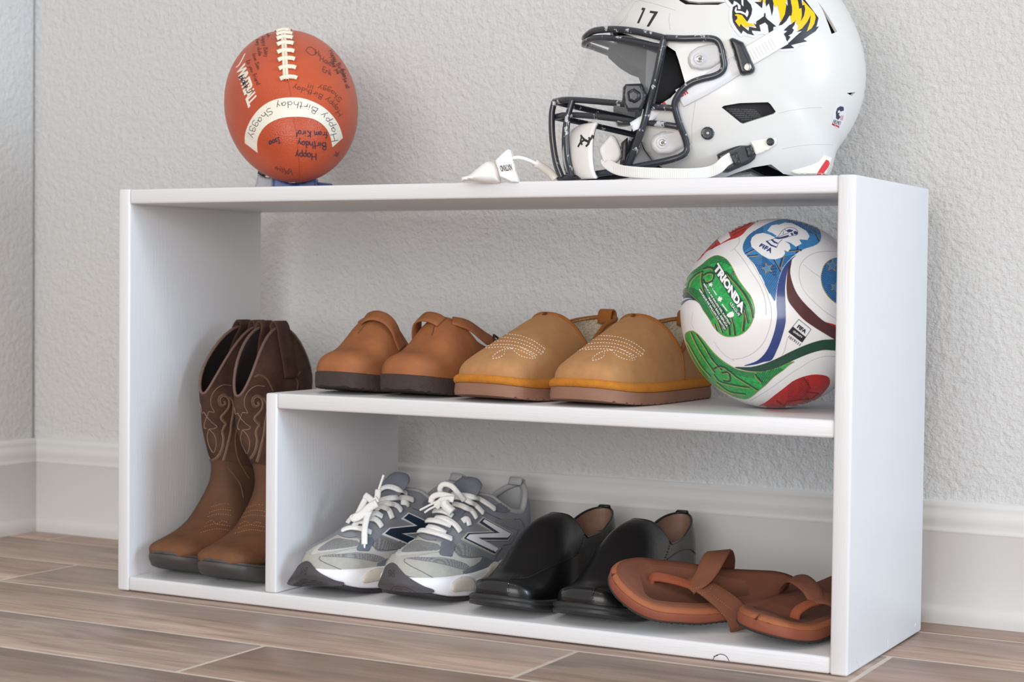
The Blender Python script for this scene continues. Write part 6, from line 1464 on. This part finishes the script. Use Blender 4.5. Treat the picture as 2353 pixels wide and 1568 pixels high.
# rear bumper, prints, emblem
hslab('rear_bumper', h8([(1405, 592), (1500, 512), (1600, 485), (1700, 470), (1850, 466), (1980, 475), (2110, 520), (2085, 600), (2040, 722), (1680, 722)]), .068, .004, M_PLATE, 3, 'white rear bumper with a red letter', Yb=.030)
RB = Surf([o for o in he.children if o.name.startswith('rear_bumper')])
decal('bumper_letter', RB, h8([(2038, 548), (2068, 560), (2078, 590), (2060, 640), (2012, 700), (2030, 722), (2005, 722), (1990, 705), (1975, 722), (1925, 722), (1975, 640)]), M_REDP, he, off=.0004, step=4)
decal('number', HS, [(1380+x/13.07, y/13.07) for x, y in [(1225, 292), (1262, 230), (1345, 250), (1340, 280), (1158, 702), (1100, 692), (1272, 320), (1240, 297)]], M_BLK, he, off=.0004, step=3, label='black number 17')
decal('number', HS, [(1380+x/13.07, y/13.07) for x, y in [(1492, 326), (1725, 355), (1700, 410), (1458, 802), (1388, 795), (1612, 408), (1478, 386)]], M_BLK, he, off=.0004, step=3)
h6 = lambda L: [(1380+x/13.07, y/13.07) for x, y in L]
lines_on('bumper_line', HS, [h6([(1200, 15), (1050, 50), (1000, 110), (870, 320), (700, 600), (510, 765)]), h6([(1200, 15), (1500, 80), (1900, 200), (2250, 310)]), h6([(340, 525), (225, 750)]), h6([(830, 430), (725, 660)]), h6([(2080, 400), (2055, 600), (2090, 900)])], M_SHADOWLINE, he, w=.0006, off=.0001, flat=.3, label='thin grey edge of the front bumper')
T_ = lambda L: [(1660+x/9.804, y/9.804) for x, y in L]
out_ = [(60, -200), (45, -20), (110, 110), (175, 165), (150, 260), (155, 480), (215, 610), (330, 760), (390, 825), (440, 830), (500, 800), (600, 830), (720, 860), (770, 830), (800, 780), (900, 765), (990, 790), (1060, 800), (1150, 850), (1120, 1000), (1110, 1070), (1160, 1140), (1340, 1165), (1600, 1150), (1670, 1090), (1720, 1040), (1900, 990), (1960, 940), (1950, 880), (2080, 790), (2200, 640), (2200, 560), (2180, 420), (2050, 220), (1900, 0), (1760, -200)]
decal('emblem_base', HS, T_(out_), M_WDEC, he, off=.0005, step=6, label='white edge of the tiger emblem')
dk = [[(240, 160), (330, 108), (345, 130), (350, 215), (410, 215), (410, 130), (340, 60), (260, 20), (240, 100), (215, 105), (120, -10), (100, -200), (400, -200), (560, 20), (640, 110), (668, 220), (650, 330), (600, 430), (560, 495), (500, 430), (440, 350), (330, 320), (270, 345), (330, 380), (335, 430), (285, 480), (380, 610), (410, 545), (460, 600), (540, 650), (585, 700), (560, 640), (585, 600), (740, 635), (770, 630), (705, 530), (760, 560), (760, 490), (935, 370), (935, 320), (965, 290), (970, 390), (1010, 440), (1210, 600), (1145, 610), (1140, 690), (1045, 750), (1020, 570), (960, 510), (830, 570), (860, 710), (660, 690), (670, 740), (715, 800), (560, 760), (465, 690), (425, 765), (330, 650), (240, 500), (222, 400), (222, 260)],
    [(725, 50), (870, 50), (880, -200), (905, -200), (905, 60), (890, 190), (800, 110)], [(965, -200), (1080, -200), (1145, 90), (1140, 230), (1110, 360), (1085, 230), (1045, 80), (985, 155), (970, 80)],
    [(1445, -200), (1500, -200), (1540, 80), (1568, 200), (1560, 300), (1545, 375), (1510, 350), (1430, 480), (1340, 560), (1262, 582), (1330, 450), (1400, 330), (1430, 130), (1410, 70), (1470, 150)],
    [(1660, -200), (1750, -200), (1790, 130), (1840, 120), (1855, 220), (1830, 360), (1755, 495), (1780, 350), (1770, 190), (1720, 210), (1700, 80)],
    [(1700, -200), (1850, 0), (2000, 200), (2155, 410), (2120, 570), (2100, 612), (2165, 600), (2090, 710), (1950, 800), (1820, 890), (1905, 935), (1700, 980), (1540, 1020), (1612, 1085), (1340, 1108), (1190, 1095), (1155, 1045), (1330, 960), (1430, 900), (1430, 850), (1380, 770), (1460, 700), (1375, 690), (1500, 570), (1560, 540), (1640, 455), (1620, 560), (1565, 640), (1605, 680), (1560, 760), (1475, 810), (1530, 830), (1450, 950), (1345, 1060), (1500, 960), (1650, 820), (1740, 740), (1790, 700), (1665, 725), (1780, 650), (1900, 500), (1980, 340), (1965, 500), (1890, 720), (2000, 640), (2060, 540), (2090, 400), (2060, 300), (1950, 180), (1830, 50)]]
decals('emblem_black', HS, [T_(p) for p in dk], M_BLK, he, off=.0009, step=6, label='black stripes and jaw of the tiger')
wt = [[(300, 165), (325, 180), (315, 250), (345, 250), (430, 260), (518, 308), (550, 220), (585, 280), (580, 340), (550, 400), (500, 340), (400, 300), (300, 300), (270, 250)], [(415, -100), (470, -100), (470, 155), (430, 110)], [(440, 575), (500, 630), (585, 700), (600, 605), (560, 640), (500, 620), (450, 560)]]
decals('emblem_white', HS, [T_(p) for p in wt], M_WDEC, he, off=.0013, step=6)
yl = [[(810, -200), (885, -200), (890, 0), (855, 45), (820, 0)], [(905, -200), (960, -200), (970, 20), (950, 85), (920, 30)], [(1090, -200), (1430, -200), (1445, 40), (1410, 70), (1430, 130), (1400, 330), (1310, 500), (1300, 400), (1270, 250), (1230, 110), (1190, 170), (1160, 130), (1130, 20)],
    [(1520, -200), (1640, -200), (1700, 80), (1720, 210), (1770, 190), (1780, 350), (1755, 495), (1830, 360), (1855, 220), (1840, 120), (1790, 130), (1810, 30), (1950, 180), (2060, 300), (2090, 400), (2060, 540), (2000, 640), (1890, 720), (1965, 500), (1980, 340), (1900, 500), (1780, 650), (1690, 690), (1710, 570), (1670, 560), (1645, 450), (1610, 500), (1550, 530), (1535, 420), (1520, 350), (1545, 375), (1565, 250), (1558, 130)],
    [(270, 345), (330, 322), (440, 350), (500, 430), (545, 500), (590, 530), (680, 540), (740, 600), (570, 580), (550, 650), (470, 610), (410, 545), (380, 610), (285, 480), (335, 430), (335, 375)]]
decals('emblem_yellow', HS, [T_(p) for p in yl], M_YEL, he, off=.0011, step=6, label='golden yellow fur of the tiger')
# small oval sticker
ov = [(1928+17*math.cos(a)*.92+3.5*math.sin(a), 266-29*math.sin(a)) for a in np.linspace(0, 2*PI, 26)[:-1]]
decal('oval_sticker', HS, ov, M_WDEC, he, off=.0004, step=5, label='small white oval sticker')
h3 = lambda L: [(1600+x/3.648, y/3.648) for x, y in L]
M_NV = mat('dark_navy_print', (48, 52, 74), rough=.4)
decal('sticker_mark', HS, h3([(1180, 905), (1205, 890), (1230, 895), (1233, 925), (1205, 935), (1190, 960), (1205, 980), (1185, 1003), (1170, 990), (1168, 940)]), M_NV, he, off=.0008, step=3); decal('sticker_mark', HS, h3(star(1192, 935, 17, .2)), M_WDEC, he, off=.0011, step=3)
text_on('lettering', HS, 'HELMET', [h3([(1143, 1030)])[0], h3([(1205, 1050)])[0], h3([(1212, 1020)])[0], h3([(1150, 1000)])[0]], M_GREYPAD, he, off=.0008, sub=False)
text_on('lettering', HS, 'MADE IN USA', [h3([(1136, 1046)])[0], h3([(1194, 1072)])[0], h3([(1198, 1056)])[0], h3([(1140, 1032)])[0]], M_REDP, he, off=.0008, sub=False)
lines_on('sticker_stripe', HS, [h3([(1212+8*k, 965+2*k), (1206+8*k, 1005+2*k)]) for k in range(3)], M_REDP, he, w=.0006, off=.0006, flat=.3)
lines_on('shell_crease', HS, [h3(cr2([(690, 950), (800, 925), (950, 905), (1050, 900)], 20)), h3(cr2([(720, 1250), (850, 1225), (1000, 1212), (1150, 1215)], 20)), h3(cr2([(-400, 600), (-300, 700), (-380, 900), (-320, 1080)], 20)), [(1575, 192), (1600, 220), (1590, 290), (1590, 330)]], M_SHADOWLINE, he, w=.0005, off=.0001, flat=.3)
# ------------------------------------------------------------------ white lip mouthguard with its tether
M_MG = mat('white_silicone', (240, 238, 236), rough=.4); M_MG_T = mat('frosted_tether', (232, 224, 214), rough=.35, alpha=.8)
mg = empty('mouthguard', (float(P3(1170, 415, .03)[0]), float(P3(1170, 415, .03)[1]), H), 0, 'white lip-shield mouthguard with black lettering lying left of the helmet', 'mouthguard')
def mslab(name, poly, Y, th, m, rp, label=None, Yb=None, both=False, parent=mg):
    V, Fc = slab_raw(poly, HN, hd+Y, th, rp, 3.0, False, None if Yb is None else hd+Yb, both); o = mesh(name, V, Fc, m, parent, True, True, auto=60)
    if label: o['label'] = label
    return o
m4 = lambda L: [(1040+x/7.843, 320+y/7.843) for x, y in L]
mslab('mouthpiece', m4(cr2([(155, 712), (175, 680), (300, 645), (420, 545), (560, 435), (650, 402), (750, 420), (830, 520), (870, 700), (850, 790), (700, 792), (560, 790), (420, 770), (300, 748), (185, 768), (160, 745)], 60, True)), .020, .016, M_MG, 22, 'white moulded mouthpiece', both=True)
sh_ = mslab('lip_shield', m4([(768, 390), (800, 350), (960, 200), (1000, 182), (1040, 192), (1060, 230), (1090, 380), (1130, 560), (1180, 700), (1190, 775), (1100, 775), (1040, 768), (930, 715), (862, 690), (845, 660), (810, 520), (775, 420)]), .034, .004, M_MG, 4, 'white lip shield', Yb=.030)
mslab('shield_rim', m4([(1010, 190), (1060, 205), (1098, 260), (1105, 380), (1140, 560), (1190, 690), (1215, 775), (1180, 775), (1130, 600), (1085, 380), (1050, 230)]), .026, .004, M_MG, 3)
MS = Surf([sh_])
text_on('lettering', MS, 'NXTRND', [m4([(1052, 445)])[0], m4([(842, 480)])[0], m4([(872, 585)])[0], m4([(1082, 560)])[0]], M_BLK, mg, off=.0005, bold=.02, space=.95, sub=False, label='black upside-down lettering')
def free_tube(name, pts, r, m, parent, Y): 
    P = smooth_path([P3(a, b, y) for a, b, y in pts], 30); inv = parent.matrix_world.inverted(); V, Fc = tube_raw([tuple(inv @ Vector(p)) for p in P], r, 10); return mesh(name, V, Fc, m, parent, True)
q4 = lambda x, y, Y: (1040+x/7.843, 320+y/7.843, Y)
free_tube('tether', [q4(1070, 345, .030), q4(1150, 330, .030), q4(1250, 340, .028), q4(1350, 372, .025), q4(1450, 415, .020), q4(1520, 455, .015)], .0021, M_MG, mg, 0)
free_tube('tether_sleeve', [q4(1490, 435, .017), q4(1580, 480, .012), q4(1700, 560, .008), q4(1790, 640, .006), q4(1850, 720, .006)], .0048, M_MG_T, mg, 0)
